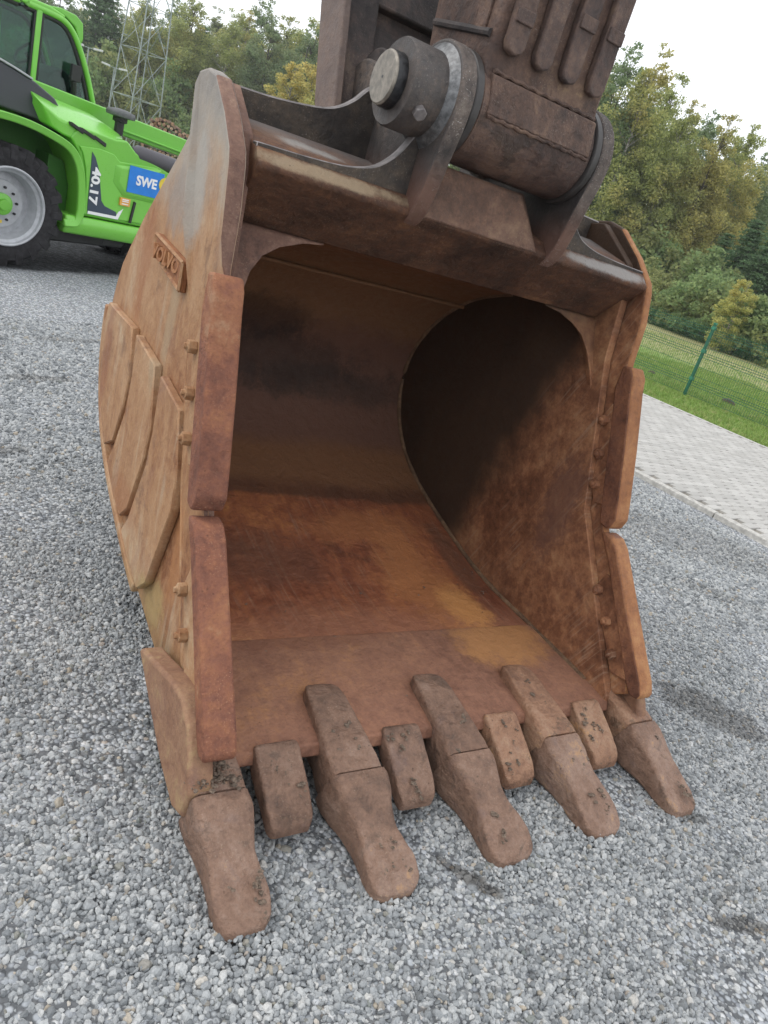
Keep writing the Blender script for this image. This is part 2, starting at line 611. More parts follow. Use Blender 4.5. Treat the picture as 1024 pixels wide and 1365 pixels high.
def make_gravel():
    near = hexpts([(-2.05, -0.3), (-1.6, -0.75), (0.6, -1.3), (1.5, -1.1), (3.0, 0.6), (2.6, 1.4), (1.0, 3.1), (-0.5, 3.2), (-1.75, 2.3)], 0.0113, 0.46)
    mid = hexpts([(-1.75, 2.3), (-0.5, 3.2), (1.0, 3.1), (2.6, 1.4), (3.0, 0.6), (4.72, 1.0), (4.72, 4.6), (3.2, 4.8), (0.5, 6.6), (-1.4, 5.8)], 0.0168, 0.46)
    side = np.concatenate([hexpts([(3.0, 0.6), (1.5, -1.1), (0.6, -1.3), (0.2, -2.0), (4.6, -2.2), (4.72, 1.0)], 0.0185, 0.46), hexpts([(-1.75, 2.3), (-1.4, 5.8), (-3.6, 5.0), (-3.4, -1.0), (-1.6, -1.6), (0.2, -2.0), (0.6, -1.3), (-1.6, -0.75), (-2.05, -0.3)], 0.0185, 0.46)])
    mid = np.concatenate([mid, side])
    near = near[np.hypot(near[:, 0] - 0.7, near[:, 1] - 1.6) > 0.75]
    fill = near[rng.random(len(near)) < 0.35] + rng.normal(0, 0.006, (1, 2))
    nn = len(near)
    near = np.concatenate([near, fill])
    P = np.concatenate([near, mid])
    n = len(P)
    r = np.concatenate([np.full(len(near), 0.0083), np.full(len(mid), 0.0118)]) * rng.lognormal(0, 0.24, n)
    z = rng.uniform(-0.005, 0.007, n)
    z[nn:len(near)] -= 0.006
    z += 0.006 * np.sin(P[:, 0] * 5.1 + np.sin(P[:, 1] * 3.3)) * np.sin(P[:, 1] * 4.3 + 1.0) - 0.004
    for tx_, ty_ in ((-0.866, 0.0), (-0.416, 0.0), (0.026, 0.0), (0.451, 0.0), (0.884, 0.0)):      # stones pushed up round the tooth tips
        d2 = ((P[:, 0] - tx_) / 0.11) ** 2 + ((P[:, 1] - ty_ - 0.02) / 0.07) ** 2
        z += 0.016 * np.exp(-d2)
    S = r[:, None] * rng.uniform(0.8, 1.2, (n, 3))
    T = rng.uniform(0, 6.283, (n, 3))
    o = scatter("gravel", np.c_[P, z], S, T, rng.integers(0, 4, n), stone_tree("loose_stones", M_STONE))
    tag(o, kind='stuff')
    print("gravel stones", n)


make_gravel()

# ------------------------------------------------------------------ the paved road, its kerb and the lawn
def pav_mat():
    t = NT("concrete_paver")
    pos = t.pos()
    r = t.n.new("ShaderNodeNewGeometry").outputs['Random Per Island']
    rr = t.math('FRACT', t.math('ADD', r, t.math('MULTIPLY', t.rand(), 3.7)))
    c = t.mix(rr, (0.37, 0.358, 0.338), (0.475, 0.46, 0.435))
    n = t.noise(pos, 60, 6, 0.7)
    c = t.mix(t.range(n, 0.35, 0.75, 0, 0.4), c, (0.27, 0.26, 0.24))
    c = t.mix(t.range(t.noise(pos, 1.1, 5, 0.6), 0.45, 0.7, 0, 0.3), c, (0.31, 0.295, 0.27))
    return t.fin(c, 0.9, t.bump(n, 0.3, 0.003), 0, 0.25)


M_PAV = pav_mat()
M_JOINT = simple("joint_sand", (0.22, 0.20, 0.17), 0.95, nscale=50, var=0.4, bump=0.5)
M_KERB = simple("kerb_concrete", (0.44, 0.425, 0.395), 0.92, nscale=25, var=0.25, bump=0.4, spec=0.25)
SK = -0.09                                            # the road runs slightly askew: x shifts by SK per metre of y


def road_x(x, y):
    return x + SK * (y - 4.0)


path = link("road", None)
tag(path, kind='structure')
mb = MB()
mb.add([(road_x(4.86, -60), -60, 0.012), (road_x(10.40, -60), -60, 0.012), (road_x(10.40, 90), 90, 0.012), (road_x(4.86, 90), 90, 0.012)], [(0, 1, 2, 3)])
mb.build("sand_bed", M_JOINT, path, smooth=0)


def paver_mesh():
    m = MB()
    x, y, z, c = 0.0985, 0.0485, 0.0, 0.006
    m.loft([[(-x, -y, -0.03), (x, -y, -0.03), (x, y, -0.03), (-x, y, -0.03)], [(-x, -y, z - c), (x, -y, z - c), (x, y, z - c), (-x, y, z - c)],
            [(-x + c, -y + c, z), (x - c, -y + c, z), (x - c, y - c, z), (-x + c, y - c, z)]])
    return m


pm = paver_mesh()
paver_me = pm.mesh("paver", M_PAV, smooth=0)
slots = []
for j in range(-18, 190):
    y = -2.0 + j * 0.1
    for i in range(27):
        x = 4.97 + 0.10 + i * 0.2 + (0.1 if j % 2 else 0.0)
        if x > 10.30:
            continue
        slots.append((road_x(x, y), y))
cx, cy = CAM.x, CAM.y


def seen(p):
    a = math.degrees(math.atan2(p[0] - cx, p[1] - cy))
    return 47 < a < 66


slots.sort(key=lambda p: (not seen(p), math.hypot(p[0] - cx, p[1] - cy)))
ang = math.atan(-SK)
paver0 = None
for k, (x, y) in enumerate(slots[:300]):
    if paver0 is None:
        o = paver0 = link("paver", paver_me, path)
    else:
        o = paver0.copy()
        COL.objects.link(o)
    o.location = (x, y, 0.030 + random.uniform(-0.0025, 0.0025))
    o.rotation_euler = (random.uniform(-.012, .012), random.uniform(-.012, .012), ang + random.uniform(-.008, .008))
rest = MB()
ca, sa = math.cos(ang), math.sin(ang)
for (x, y) in slots[300:]:
    dz = 0.030 + random.uniform(-0.003, 0.003)
    rest.add([(x + p[0] * ca - p[1] * sa, y + p[0] * sa + p[1] * ca, p[2] + dz) for p in pm.v], pm.f)
tag(rest.build("paving", M_PAV, path, smooth=0, recalc=False), kind='stuff')

kerb = link("kerb", None)
tag(kerb, kind='structure')
km = MB()
km.box(-0.05, 0.05, -0.497, 0.497, -0.10, 0.05)
k0 = None
for side, xk in ((0, 4.81), (1, 10.46)):
    for i in range(-6, 26):
        y = i * 1.0 + 0.3
        if k0 is None:
            o = k0 = km.build("kerb_stone", M_KERB, kerb, bevel=0.008)
        else:
            o = k0.copy()
            COL.objects.link(o)
        o.location = (road_x(xk, y), y, random.uniform(-.003, .003) - (0.02 if side else 0.0))
        o.rotation_euler = (0, 0, ang + random.uniform(-.004, .004))


def lawn_h(x, y):
    s = np.clip((x - 15.0) / 55.0, 0, 1)
    return 0.005 + 1.15 * s * s * (3 - 2 * s)


def lawn_mat():
    t = NT("lawn_turf")
    pos = t.pos()
    p = t.sep(pos)
    n = t.noise(pos, 3.0, 6, 0.7)
    f = t.noise(pos, 38, 5, 0.75)
    c = t.mix(t.range(n, 0.3, 0.7), (0.16, 0.255, 0.058), (0.235, 0.325, 0.095))
    c = t.mix(t.range(f, 0.4, 0.75, 0, 0.6), c, (0.045, 0.095, 0.018))
    dry = t.math('ADD', p[0], t.math('MULTIPLY', t.math('SUBTRACT', t.noise(pos, 0.22, 5, 0.6), 0.5), 16))
    dm = t.math('MULTIPLY', t.range(dry, 17, 25), t.range(dry, 44, 60, 1, 0.35))
    c = t.mix(t.math('MULTIPLY', dm, 0.75), c, (0.36, 0.31, 0.17))
    return t.fin(c, 0.95, t.bump(f, 0.8, 0.03), 0, 0.15)


M_LAWN = lawn_mat()
xs = [10.5] + list(np.linspace(11, 16, 8)) + list(np.linspace(18, 80, 24)) + [120, 200, 450]
ys = list(np.linspace(-150, -20, 8)) + list(np.linspace(-15, 60, 26)) + [80, 120, 200, 400]
mb = MB()
vs = [(road_x(10.49, y) if i == 0 else x, y, float(lawn_h(x, y)) + (0.03 * math.sin(x * .9) * math.sin(y * .7) if x > 18 else 0)) for y in ys for i, x in enumerate(xs)]
W = len(xs)
mb.add(vs, [(j * W + i, j * W + i + 1, (j + 1) * W + i + 1, (j + 1) * W + i) for j in range(len(ys) - 1) for i in range(W - 1)])
tag(mb.build("lawn", M_LAWN), kind='structure')


def blade_mat():
    t = NT("grass_blade")
    r = t.rand()
    n = t.noise(t.pos(), 0.9, 4)
    c = t.ramp(r, [(0, (0.12, 0.205, 0.04)), (0.5, (0.205, 0.315, 0.07)), (0.85, (0.28, 0.37, 0.11)), (1, (0.36, 0.33, 0.15))])
    c = t.mix(t.range(n, 0.4, 0.7, 0, 0.4), c, (0.2, 0.25, 0.07))
    return t.fin(c, 0.8, None, 0, 0.2)


def blade_tree(mat):
    g = bpy.data.node_groups.new("grass_tufts", 'GeometryNodeTree')
    g.interface.new_socket("Geometry", in_out='INPUT', socket_type='NodeSocketGeometry')
    g.interface.new_socket("Geometry", in_out='OUTPUT', socket_type='NodeSocketGeometry')
    N, L = g.nodes, g.links
    gi, go = N.new("NodeGroupInput"), N.new("NodeGroupOutput")
    join = N.new("GeometryNodeJoinGeometry")
    R = random.Random(3)
    for k in range(7):
        co = N.new("GeometryNodeMeshCone")
        co.inputs['Vertices'].default_value = 3
        co.inputs['Radius Bottom'].default_value = 0.055
        co.inputs['Depth'].default_value = R.uniform(0.7, 1.2)
        tr = N.new("GeometryNodeTransform")
        tr.inputs['Translation'].default_value = (R.uniform(-.5, .5), R.uniform(-.5, .5), 0)
        tr.inputs['Rotation'].default_value = (R.uniform(-.5, .5), R.uniform(-.5, .5), R.uniform(0, 6))
        L.new(co.outputs[0], tr.inputs[0])
        L.new(tr.outputs[0], join.inputs[0])
    sm = N.new("GeometryNodeSetMaterial")
    sm.inputs['Material'].default_value = mat
    L.new(join.outputs[0], sm.inputs[0])
    iop = N.new("GeometryNodeInstanceOnPoints")
    L.new(gi.outputs[0], iop.inputs['Points'])
    L.new(sm.outputs[0], iop.inputs['Instance'])
    for nm, typ, sock in (("turn", 'FLOAT_VECTOR', 'Rotation'), ("size", 'FLOAT_VECTOR', 'Scale')):
        a = N.new("GeometryNodeInputNamedAttribute")
        a.data_type = typ
        a.inputs['Name'].default_value = nm
        L.new(a.outputs[0], iop.inputs[sock])
    L.new(iop.outputs[0], go.inputs[0])
    return g


GP = np.concatenate([hexpts([(10.55, 2), (16, 4), (22, 14), (12, 17), (9.6, 14)], 0.085, 0.5), hexpts([(16, 4), (30, 12), (30, 24), (22, 24), (12, 17), (22, 14)], 0.2, 0.5)])
GP = GP[GP[:, 0] > 10.56 + SK * (GP[:, 1] - 4)]
n = len(GP)
hs = rng.uniform(0.035, 0.075, n)
tag(scatter("grass", np.c_[GP, lawn_h(GP[:, 0], GP[:, 1])], np.stack([hs * 1.5, hs * 1.5, hs], 1), np.c_[np.zeros((n, 2)), rng.uniform(0, 6.28, n)], np.zeros(n), blade_tree(blade_mat())), kind='stuff')

M_EARTH = simple("molehill_earth", (0.06, 0.045, 0.03), 0.95, nscale=30, var=0.5, bump=0.8)
for (x, y, s, lb) in ((14.3, 9.3, 0.16, "small dark molehill on the lawn just right of the green fence post"), (13.9, 11.3, 0.10, "smaller dark molehill on the lawn left of the green fence post")):
    mb = MB()
    mb.lathe([(s * 1.1, 0), (s, s * .25), (s * .6, s * .55), (s * .15, s * .7)], axis='z', n=14)
    o = mb.build("molehill", M_EARTH, smooth=60)
    o.location = (x, y, float(lawn_h(x, y)))
    tag(o, lb, "molehill", "molehills on the lawn")

# ------------------------------------------------------------------ bucket materials
TAN = [(0.0, (0.22, 0.084, 0.034)), (0.22, (0.335, 0.160, 0.074)), (0.5, (0.43, 0.236, 0.118)), (0.76, (0.485, 0.29, 0.158)), (1.0, (0.54, 0.38, 0.24))]
MAUVE = [(0.0, (0.12, 0.047, 0.030)), (0.3, (0.21, 0.083, 0.053)), (0.55, (0.285, 0.115, 0.068)), (0.8, (0.36, 0.155, 0.080)), (1.0, (0.42, 0.23, 0.135))]
M_SIDE = rust("rust_side", TAN, (2.0, 2.0, 0.6), 1.5, 26, (0.58, 0.47, 0.35), 0.35, 0.26, rough=(0.5, 0.8), drip=0.5, dent=0.3, soil=((0.16, 0.085, 0.055), 0.5, 2.2), grime=(0.24, 0.115, 0.085), grime_amt=0.5,
              patches=[((0.40, 0.38, 0.335), 1.42, 1.84, 2, 0.85, 0.7), ((0.16, 0.155, 0.16), 1.74, 1.99, 2, 0.75, 0.5), ((0.36, 0.28, 0.13), 0.34, 0.16, 2, 0.30, 0.3)],
              blobs=[((-0.9, 1.36, 1.62), (0.3, 0.10, 0.24), (0.42, 0.40, 0.36), 0.75), ((-0.87, 1.72, 1.55), (0.3, 0.16, 0.14), (0.30, 0.28, 0.26), 0.6), ((-0.9, 1.55, 1.15), (0.3, 0.07, 0.3), (0.40, 0.31, 0.20), 0.5),
                     ((-0.9, 2.05, 1.3), (0.3, 0.14, 0.30), (0.33, 0.125, 0.05), 0.6), ((-0.9, 2.3, 0.8), (0.3, 0.10, 0.35), (0.30, 0.12, 0.06), 0.55), ((-0.9, 1.0, 0.55), (0.3, 0.10, 0.25), (0.44, 0.19, 0.07), 0.5), ((-0.9, 1.62, 0.42), (0.3, 0.3, 0.12), (0.34, 0.14, 0.06), 0.5), ((-0.9, 1.15, 0.28), (0.3, 0.16, 0.12), (0.44, 0.33, 0.14), 0.6)])
M_EDGE = rust("rust_edge", [(0.0, (0.10, 0.055, 0.043)), (0.4, (0.19, 0.105, 0.078)), (0.7, (0.26, 0.15, 0.11)), (1.0, (0.36, 0.24, 0.17))], (2.5, 2.5, 0.8), 3.0, 34, (0.42, 0.30, 0.22), 0.6, 0.4, pit=0.6)
M_ORANGE_EDGE = rust("orange_edge", [(0.0, (0.22, 0.085, 0.036)), (0.5, (0.38, 0.165, 0.07)), (1.0, (0.52, 0.27, 0.12))], (2.5, 2.5, 0.8), 3.0, 34, (0.5, 0.36, 0.24), 0.4, 0.3)
M_CHEEKIN = rust("rust_cheek", [(0.0, (0.13, 0.052, 0.026)), (0.35, (0.24, 0.102, 0.052)), (0.6, (0.36, 0.165, 0.082)), (1.0, (0.52, 0.285, 0.145))],
                 (1.2, 1.2, 1.2), 2.0, 24, None, 0.35, 0.35, pit=0.15, scratch=0.6, streak_w=0.1, grime=(0.12, 0.06, 0.05), grime_amt=0.5,
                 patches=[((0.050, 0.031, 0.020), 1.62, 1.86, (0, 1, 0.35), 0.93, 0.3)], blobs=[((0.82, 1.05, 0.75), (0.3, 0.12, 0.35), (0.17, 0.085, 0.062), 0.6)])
M_CUT = rust("rust_cutter", MAUVE, (3, 3, 0.8), 2.6, 30, (0.46, 0.25, 0.15), 0.75, 0.5, pit=0.6, grime=(0.13, 0.052, 0.045), grime_amt=0.55)
M_CUT2 = rust("rust_cutter_orange", [(0.0, (0.11, 0.045, 0.028)), (0.3, (0.19, 0.080, 0.047)), (0.6, (0.27, 0.115, 0.062)), (1.0, (0.40, 0.19, 0.09))], (3, 3, 0.8), 2.6, 30, (0.46, 0.25, 0.15), 0.5, 0.5, pit=0.9, grime=(0.13, 0.05, 0.035), grime_amt=0.5)
M_TOOTH = rust("rust_tooth", [(0.0, (0.12, 0.073, 0.052)), (0.3, (0.215, 0.128, 0.090)), (0.55, (0.285, 0.172, 0.120)), (0.8, (0.34, 0.225, 0.17)), (1.0, (0.47, 0.285, 0.165))],
               (3, 0.7, 3), 3.2, 34, (0.46, 0.36, 0.27), 0.45, 0.6, pit=0.75, dent=0.8, rough=(0.45, 0.8), soil=((0.10, 0.072, 0.056), 0.45, 9), grime=(0.18, 0.125, 0.118), grime_amt=0.6)
M_TOOTH2 = rust("rust_tooth_orange", [(0.0, (0.16, 0.085, 0.054)), (0.3, (0.28, 0.15, 0.094)), (0.55, (0.37, 0.205, 0.126)), (0.8, (0.42, 0.26, 0.172)), (1.0, (0.55, 0.31, 0.15))],
               (3, 0.7, 3), 3.2, 34, (0.50, 0.40, 0.30), 0.45, 0.6, pit=0.75, dent=0.8, rough=(0.45, 0.8), soil=((0.11, 0.075, 0.052), 0.6, 9), grime=(0.17, 0.105, 0.09), grime_amt=0.5)
M_FLOOR = rust("rust_floor", [(0.0, (0.15, 0.046, 0.024)), (0.3, (0.25, 0.080, 0.040)), (0.55, (0.335, 0.115, 0.053)), (0.8, (0.46, 0.172, 0.068)), (1.0, (0.60, 0.27, 0.095))],
               (3.2, 0.5, 0.9), 1.4, 26, (0.40, 0.22, 0.12), 0.3, 0.45, pit=0.5, streak_w=0.24, grime=(0.15, 0.066, 0.043), grime_amt=0.6, scratch=0.4, sdir=(24, 1.0, 1.2), srot=0.0, rough=(0.45, 0.8),
               soil=((0.07, 0.036, 0.025), 0.35, 3.2),
               patches=[((0.11, 0.053, 0.032), 1.86, 1.90, 1, 0.8, 0.12), ((0.26, 0.124, 0.060), 1.93, 2.02, 1, 0.8, 0.16), ((0.17, 0.086, 0.062), 2.18, 2.28, 1, 0.85, 0.16), ((0.27, 0.142, 0.072), 1.00, 1.22, 2, 0.85, 0.45), ((0.36, 0.165, 0.10), 1.20, 1.0, 1, 0.6, 0.25)],
               blobs=[((0.40, 1.30, 0.24), (0.26, 0.45, 0.6), (0.50, 0.205, 0.078), 0.65), ((0.52, 1.10, 0.24), (0.15, 0.22, 0.6), (0.68, 0.32, 0.11), 0.8), ((0.25, 1.68, 0.3), (0.4, 0.16, 0.6), (0.50, 0.20, 0.08), 0.55), ((0.70, 1.45, 0.3), (0.09, 0.35, 0.6), (0.16, 0.075, 0.045), 0.7),
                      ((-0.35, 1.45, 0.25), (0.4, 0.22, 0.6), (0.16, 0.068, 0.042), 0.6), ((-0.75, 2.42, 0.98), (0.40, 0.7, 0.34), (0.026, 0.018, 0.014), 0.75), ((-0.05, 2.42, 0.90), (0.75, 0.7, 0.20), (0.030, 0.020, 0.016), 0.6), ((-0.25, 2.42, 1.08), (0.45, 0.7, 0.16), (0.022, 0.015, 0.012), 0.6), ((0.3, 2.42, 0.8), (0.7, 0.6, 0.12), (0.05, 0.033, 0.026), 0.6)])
M_TOP = rust("rust_top", [(0.0, (0.040, 0.019, 0.012)), (0.35, (0.090, 0.043, 0.026)), (0.65, (0.145, 0.069, 0.039)), (1.0, (0.25, 0.125, 0.060))],
             (0.7, 3, 3), 2.6, 30, (0.36, 0.28, 0.18), 0.5, 0.55, grime_amt=0.7, pit=0.7, patches=[((0.19, 0.19, 0.19), 1.80, 1.86, 2, 0.7, 0.07)],
             blobs=[((-0.6, 1.114, 1.756), (0.34, 0.05, 0.028), (0.34, 0.255, 0.165), 0.85), ((0.62, 1.114, 1.756), (0.34, 0.05, 0.028), (0.34, 0.32, 0.30), 0.85), ((-0.62, 1.3, 1.84), (0.14, 0.07, 0.1), (0.40, 0.40, 0.38), 0.6)])
M_EAR = rust("dark_ear_steel", [(0.0, (0.03, 0.027, 0.027)), (0.4, (0.060, 0.053, 0.051)), (0.7, (0.095, 0.080, 0.073)), (1.0, (0.17, 0.13, 0.105))],
             (2, 2, 0.8), 3.0, 32, (0.36, 0.33, 0.29), 0.35, 0.35, rough=(0.45, 0.72), spec=0.5,
             patches=[((0.17, 0.085, 0.06), 1.93, 1.74, 2, 0.8, 0.22)])
M_GUS = rust("gusset_steel", [(0.0, (0.028, 0.025, 0.024)), (0.4, (0.058, 0.048, 0.042)), (0.7, (0.10, 0.078, 0.060)), (1.0, (0.18, 0.135, 0.10))],
             (1, 3, 3), 3.0, 34, (0.36, 0.31, 0.25), 0.5, 0.45, rough=(0.5, 0.8))
M_EARRIM = rust("ear_rim_steel", [(0.0, (0.05, 0.042, 0.04)), (0.4, (0.11, 0.09, 0.08)), (0.7, (0.18, 0.145, 0.125)), (1.0, (0.30, 0.25, 0.21))], (2, 2, 0.8), 4, 44, (0.55, 0.52, 0.48), 0.8, 0.5, patches=[((0.22, 0.11, 0.075), 1.95, 1.78, 2, 0.7, 0.22)])
M_RIMWORN = simple("worn_edge_steel", (0.21, 0.19, 0.185), 0.5, 0.25, nscale=22, var=0.4, bump=0.4)
M_PIN = simple("pin_steel", (0.24, 0.215, 0.18), 0.5, 0.3, nscale=40, var=0.35, bump=0.3)
M_GREASE = simple("black_grease", (0.022, 0.022, 0.024), 0.35, nscale=45, var=0.6, bump=0.8)
M_BRIGHT = simple("bright_weld", (0.15, 0.152, 0.155), 0.42, 0.5, nscale=60, var=0.45, bump=0.5)
M_BOLT = rust("rust_bolt", TAN, (3, 3, 3), 6, 60, (0.5, 0.4, 0.28), 0.4, 0.4)
M_MUD = simple("dried_mud", (0.16, 0.118, 0.088), 0.95, nscale=90, var=0.5, bump=1.0)


def face_mat(o, mat, test):
    """a second paint or rust state on the faces of a plate that pass the test on their normal"""
    o.data.materials.append(mat)
    k = len(o.data.materials) - 1
    for p in o.data.polygons:
        if test(p.normal):
            p.material_index = k


def tx(x, y):
    return x * (1 - 0.03 * min(1.0, max(0.0, (y - 0.9) / 1.5)))


def flat(c):
    return lambda y, z: tx(c, y)


def roughen(m, amt, scale, freeze=None):
    """small hammered unevenness on cast or torch-cut steel"""
    out = []
    for (x, y, z) in m.v:
        if freeze and freeze(x, y, z):
            out.append((x, y, z))
            continue
        a = math.sin(x * scale + 1.3 * math.sin(y * scale * 1.7)) * math.cos(z * scale * 1.3 + y * scale)
        b = math.sin(y * scale * 1.1 + 2.1 * math.cos(z * scale)) * math.cos(x * scale * 1.9)
        out.append((x + amt * a, y + amt * b, z + amt * a * b))
    m.v = out
    return m


bucket = thing("excavator_bucket", "big rusty excavator bucket with five teeth, mouth facing us, resting on the grey gravel", "excavator bucket")

# curved shell: floor, heel and back in one plate
inner = spline([(0.455, 0.198), (0.62, 0.212), (0.95, 0.228), (1.33, 0.250), (1.70, 0.330), (2.03, 0.430), (2.27, 0.560), (2.42, 0.750), (2.46, 0.98), (2.345, 1.22), (2.10, 1.42), (1.80, 1.53), (1.50, 1.585), (1.285, 1.600)], 5)


def offset(pts, d):
    out = []
    for i, p in enumerate(pts):
        a, b = np.array(pts[max(i - 1, 0)]), np.array(pts[min(i + 1, len(pts) - 1)])
        t = (b - a) / np.linalg.norm(b - a)
        out.append((p[0] + t[1] * d, p[1] - t[0] * d))
    return out


outer = offset(inner, 0.042)
outer[0] = (0.455, 0.172)
XS = np.linspace(-0.838, 0.806, 13)
sh = MB()
sh.loft([[(tx(x, y), y, z) for (y, z) in inner] + [(tx(x, y), y, z) for (y, z) in outer[::-1]] for x in XS])
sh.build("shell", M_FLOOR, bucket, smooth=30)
# cutting edge (lip): a thicker plate, its back joint shows as a step on the floor
lip = MB()
lip.prism([(0.43, 0.165), (0.445, 0.200), (0.55, 0.2135), (0.93, 0.2335), (0.955, 0.2305), (0.955, 0.165), (0.90, 0.140), (0.46, 0.140)], -0.842, 0.812)
lip.build("cutting_edge", rust("rust_lip", [(0.0, (0.20, 0.092, 0.059)), (0.35, (0.30, 0.145, 0.093)), (0.65, (0.365, 0.18, 0.11)), (1.0, (0.48, 0.235, 0.115))], (2.6, 0.6, 2.6), 2.0, 30, (0.33, 0.23, 0.16), 0.4, 0.4, pit=0.6, grime_amt=0.35, blobs=[((0.55, 0.85, 0.2), (0.30, 0.22, 0.5), (0.56, 0.27, 0.10), 0.75), ((-0.3, 0.95, 0.2), (0.5, 0.10, 0.5), (0.24, 0.10, 0.06), 0.5)]), bucket, bevel=0.006)
# scraped weld along the upper back joint
wb = MB()
wb.tube([(x, 2.135 - 0.004, 1.385) for x in np.linspace(-0.80, 0.80, 24)], 0.009, 8)
wb.build("weld_bead", M_FLOOR, bucket)

wb = MB()
wr = random.Random(3)
wb.tube([(tx(0.797, y) - 0.004, y - 0.004, z + 0.004) for (y, z) in inner[4:-10]], [0.011 + wr.uniform(-.002, .002) for _ in inner[4:-10]], 8)
wb.build("weld_bead", rust("rust_weld", [(0.0, (0.10, 0.06, 0.038)), (0.5, (0.20, 0.12, 0.07)), (1.0, (0.34, 0.21, 0.12))], (3, 3, 3), 9, 60, None, 0, 0.5), bucket)

# cheeks
cheek_pts = [(1.12, 1.42), (1.16, 1.70), (1.20, 1.80), (1.40, 1.925), (1.56, 1.905), (1.645, 1.83), (1.77, 1.72), (2.16, 1.43), (2.33, 1.28)] + \
    [(y, z) for (y, z) in outer if 0.5 < z < 1.2 and y > 2.2][::-1] + [(2.06, 0.412), (1.75, 0.300), (1.40, 0.206), (1.0, 0.150), (0.55, 0.135), (0.45, 0.165), (0.45, 0.215), (0.92, 0.83)]
ce = MB()
for sg in (-1, 1):
    m = MB()
    m.prism(cheek_pts, flat(-0.832 if sg < 0 else 0.797), flat(-0.870 if sg < 0 else 0.835))
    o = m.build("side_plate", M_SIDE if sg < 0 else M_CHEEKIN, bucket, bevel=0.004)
    if sg < 0:                                       # its inner face and front edge carry the dark soil of the bowl
        face_mat(o, M_CHEEKIN, lambda n: n.x > 0.5)
        face_mat(o, M_EDGE, lambda n: n.y < -0.35)
# inside skin of the left cheek and outside skin of the right one are the same plates seen from behind

# side bars: the thick front edge of each side
bar_pts = [(1.025, 1.40), (1.035, 1.45), (1.042, 1.52), (1.050, 1.60), (1.085, 1.715), (1.105, 1.752), (1.20, 1.835), (1.335, 1.925), (1.42, 1.943), (1.50, 1.935), (1.535, 1.90), (1.50, 1.76), (1.43, 1.58), (1.40, 1.52), (1.385, 1.46), (1.36, 1.40), (1.30, 1.27), (1.10, 0.87), (0.80, 0.38), (0.70, 0.24), (0.46, 0.22), (0.405, 0.265), (0.43, 0.33), (0.62, 0.56), (0.825, 0.80)]
for sg in (-1, 1):
    m = MB()
    m.prism(bar_pts, -0.8705 if sg < 0 else 0.8355, (lambda y, z: -0.886 - 0.035 * min(1, max(0, (z - 1.40) / 0.12))) if sg < 0 else 0.874)
    o = m.build("side_bar", M_SIDE if sg < 0 else M_CHEEKIN, bucket, bevel=0.010, seg=3)
    face_mat(o, M_EDGE if sg < 0 else M_ORANGE_EDGE, lambda n: n.y < -0.35)
# weld run behind each side bar
for sg in (-1, 1):
    m = MB()
    ln = spline([(1.535, 1.90), (1.50, 1.76), (1.395, 1.50), (1.30, 1.27), (1.12, 0.87), (0.80, 0.38)], 8)
    m.tube([(tx(-0.8745 if sg < 0 else 0.84, y), y + 0.006, z) for (y, z) in ln], 0.011, 8)
    m.build("weld_bead", M_SIDE, bucket)

# three shingled wear panels on each flank
P1 = [(2.31, 1.02), (1.935, 1.032), (1.855, 0.86), (1.87, 0.74), (1.955, 0.545), (2.10, 0.47), (2.22, 0.545), (2.36, 0.66), (2.44, 0.83), (2.45, 0.93), (2.405, 1.02)]
P2 = [(1.86, 1.026), (1.54, 1.004), (1.455, 0.80), (1.465, 0.68), (1.565, 0.425), (1.66, 0.345), (1.80, 0.365), (2.00, 0.435), (1.93, 0.53), (1.835, 0.72), (1.822, 0.87)]
P3 = [(1.44, 0.998), (1.175, 0.972), (1.072, 0.78), (1.055, 0.68), (1.175, 0.33), (1.26, 0.255), (1.42, 0.27), (1.60, 0.318), (1.53, 0.405), (1.425, 0.67), (1.415, 0.80)]
for sg in (-1, 1):
    for pts, th in ((P1, 0.034), (P2, 0.032), (P3, 0.032)):
        m = MB()
        m.prism(pts, flat(-0.8695 if sg < 0 else 0.8345), lambda y, z, th=th, sg=sg: tx(-(0.870 + th) if sg < 0 else 0.835 + th, y))
        m.build("wear_panel", M_SIDE, bucket, bevel=0.005, seg=1)
# heel shroud: thick strip wrapped on the lower back edge
heel = [(y, z) for (y, z) in outer if 1.3 < y and z < 1.02]
for sg in (-1, 1):
    m = MB()
    rings = []
    for (y, z), (yo, zo) in zip(heel, offset(heel, 0.018)):
        a, b = tx(sg * 0.82, y), tx(-0.896 if sg < 0 else 0.862, y)
        rings.append([(a, yo, zo), (b, yo, zo), (b, y - (yo - y) * 1.2, z - (zo - z) * 1.2), (a, y - (yo - y) * 1.2, z - (zo - z) * 1.2)])
    m.loft(rings)
    m.build("heel_shroud", M_SIDE, bucket, bevel=0.008)

# name plate on the left flank with cast letters
bp = MB()
BX = 0.893
bpts = [(1.838, 1.412), (1.447, 1.383), (1.437, 1.284), (1.755, 1.322), (1.828, 1.340)]
bp.prism(bpts, flat(-0.868), flat(-BX))
badge = bp.build("name_plate", M_ORANGE_EDGE, bucket, bevel=0.005)
brim = MB()
for a, b in zip(bpts, bpts[1:] + bpts[:1]):
    brim.bar((tx(-BX, a[0]), a[0], a[1] - (0.006 if a[1] > 1.37 else -0.006)), (tx(-BX, b[0]), b[0], b[1] - (0.006 if b[1] > 1.37 else -0.006)), 0.010)
brim.build("rim", M_BOLT, badge)
tm = text_mesh("VOLVO", 0.100, 0.009, M_ORANGE_EDGE, "lettering")
lt = link("lettering", tm, badge)
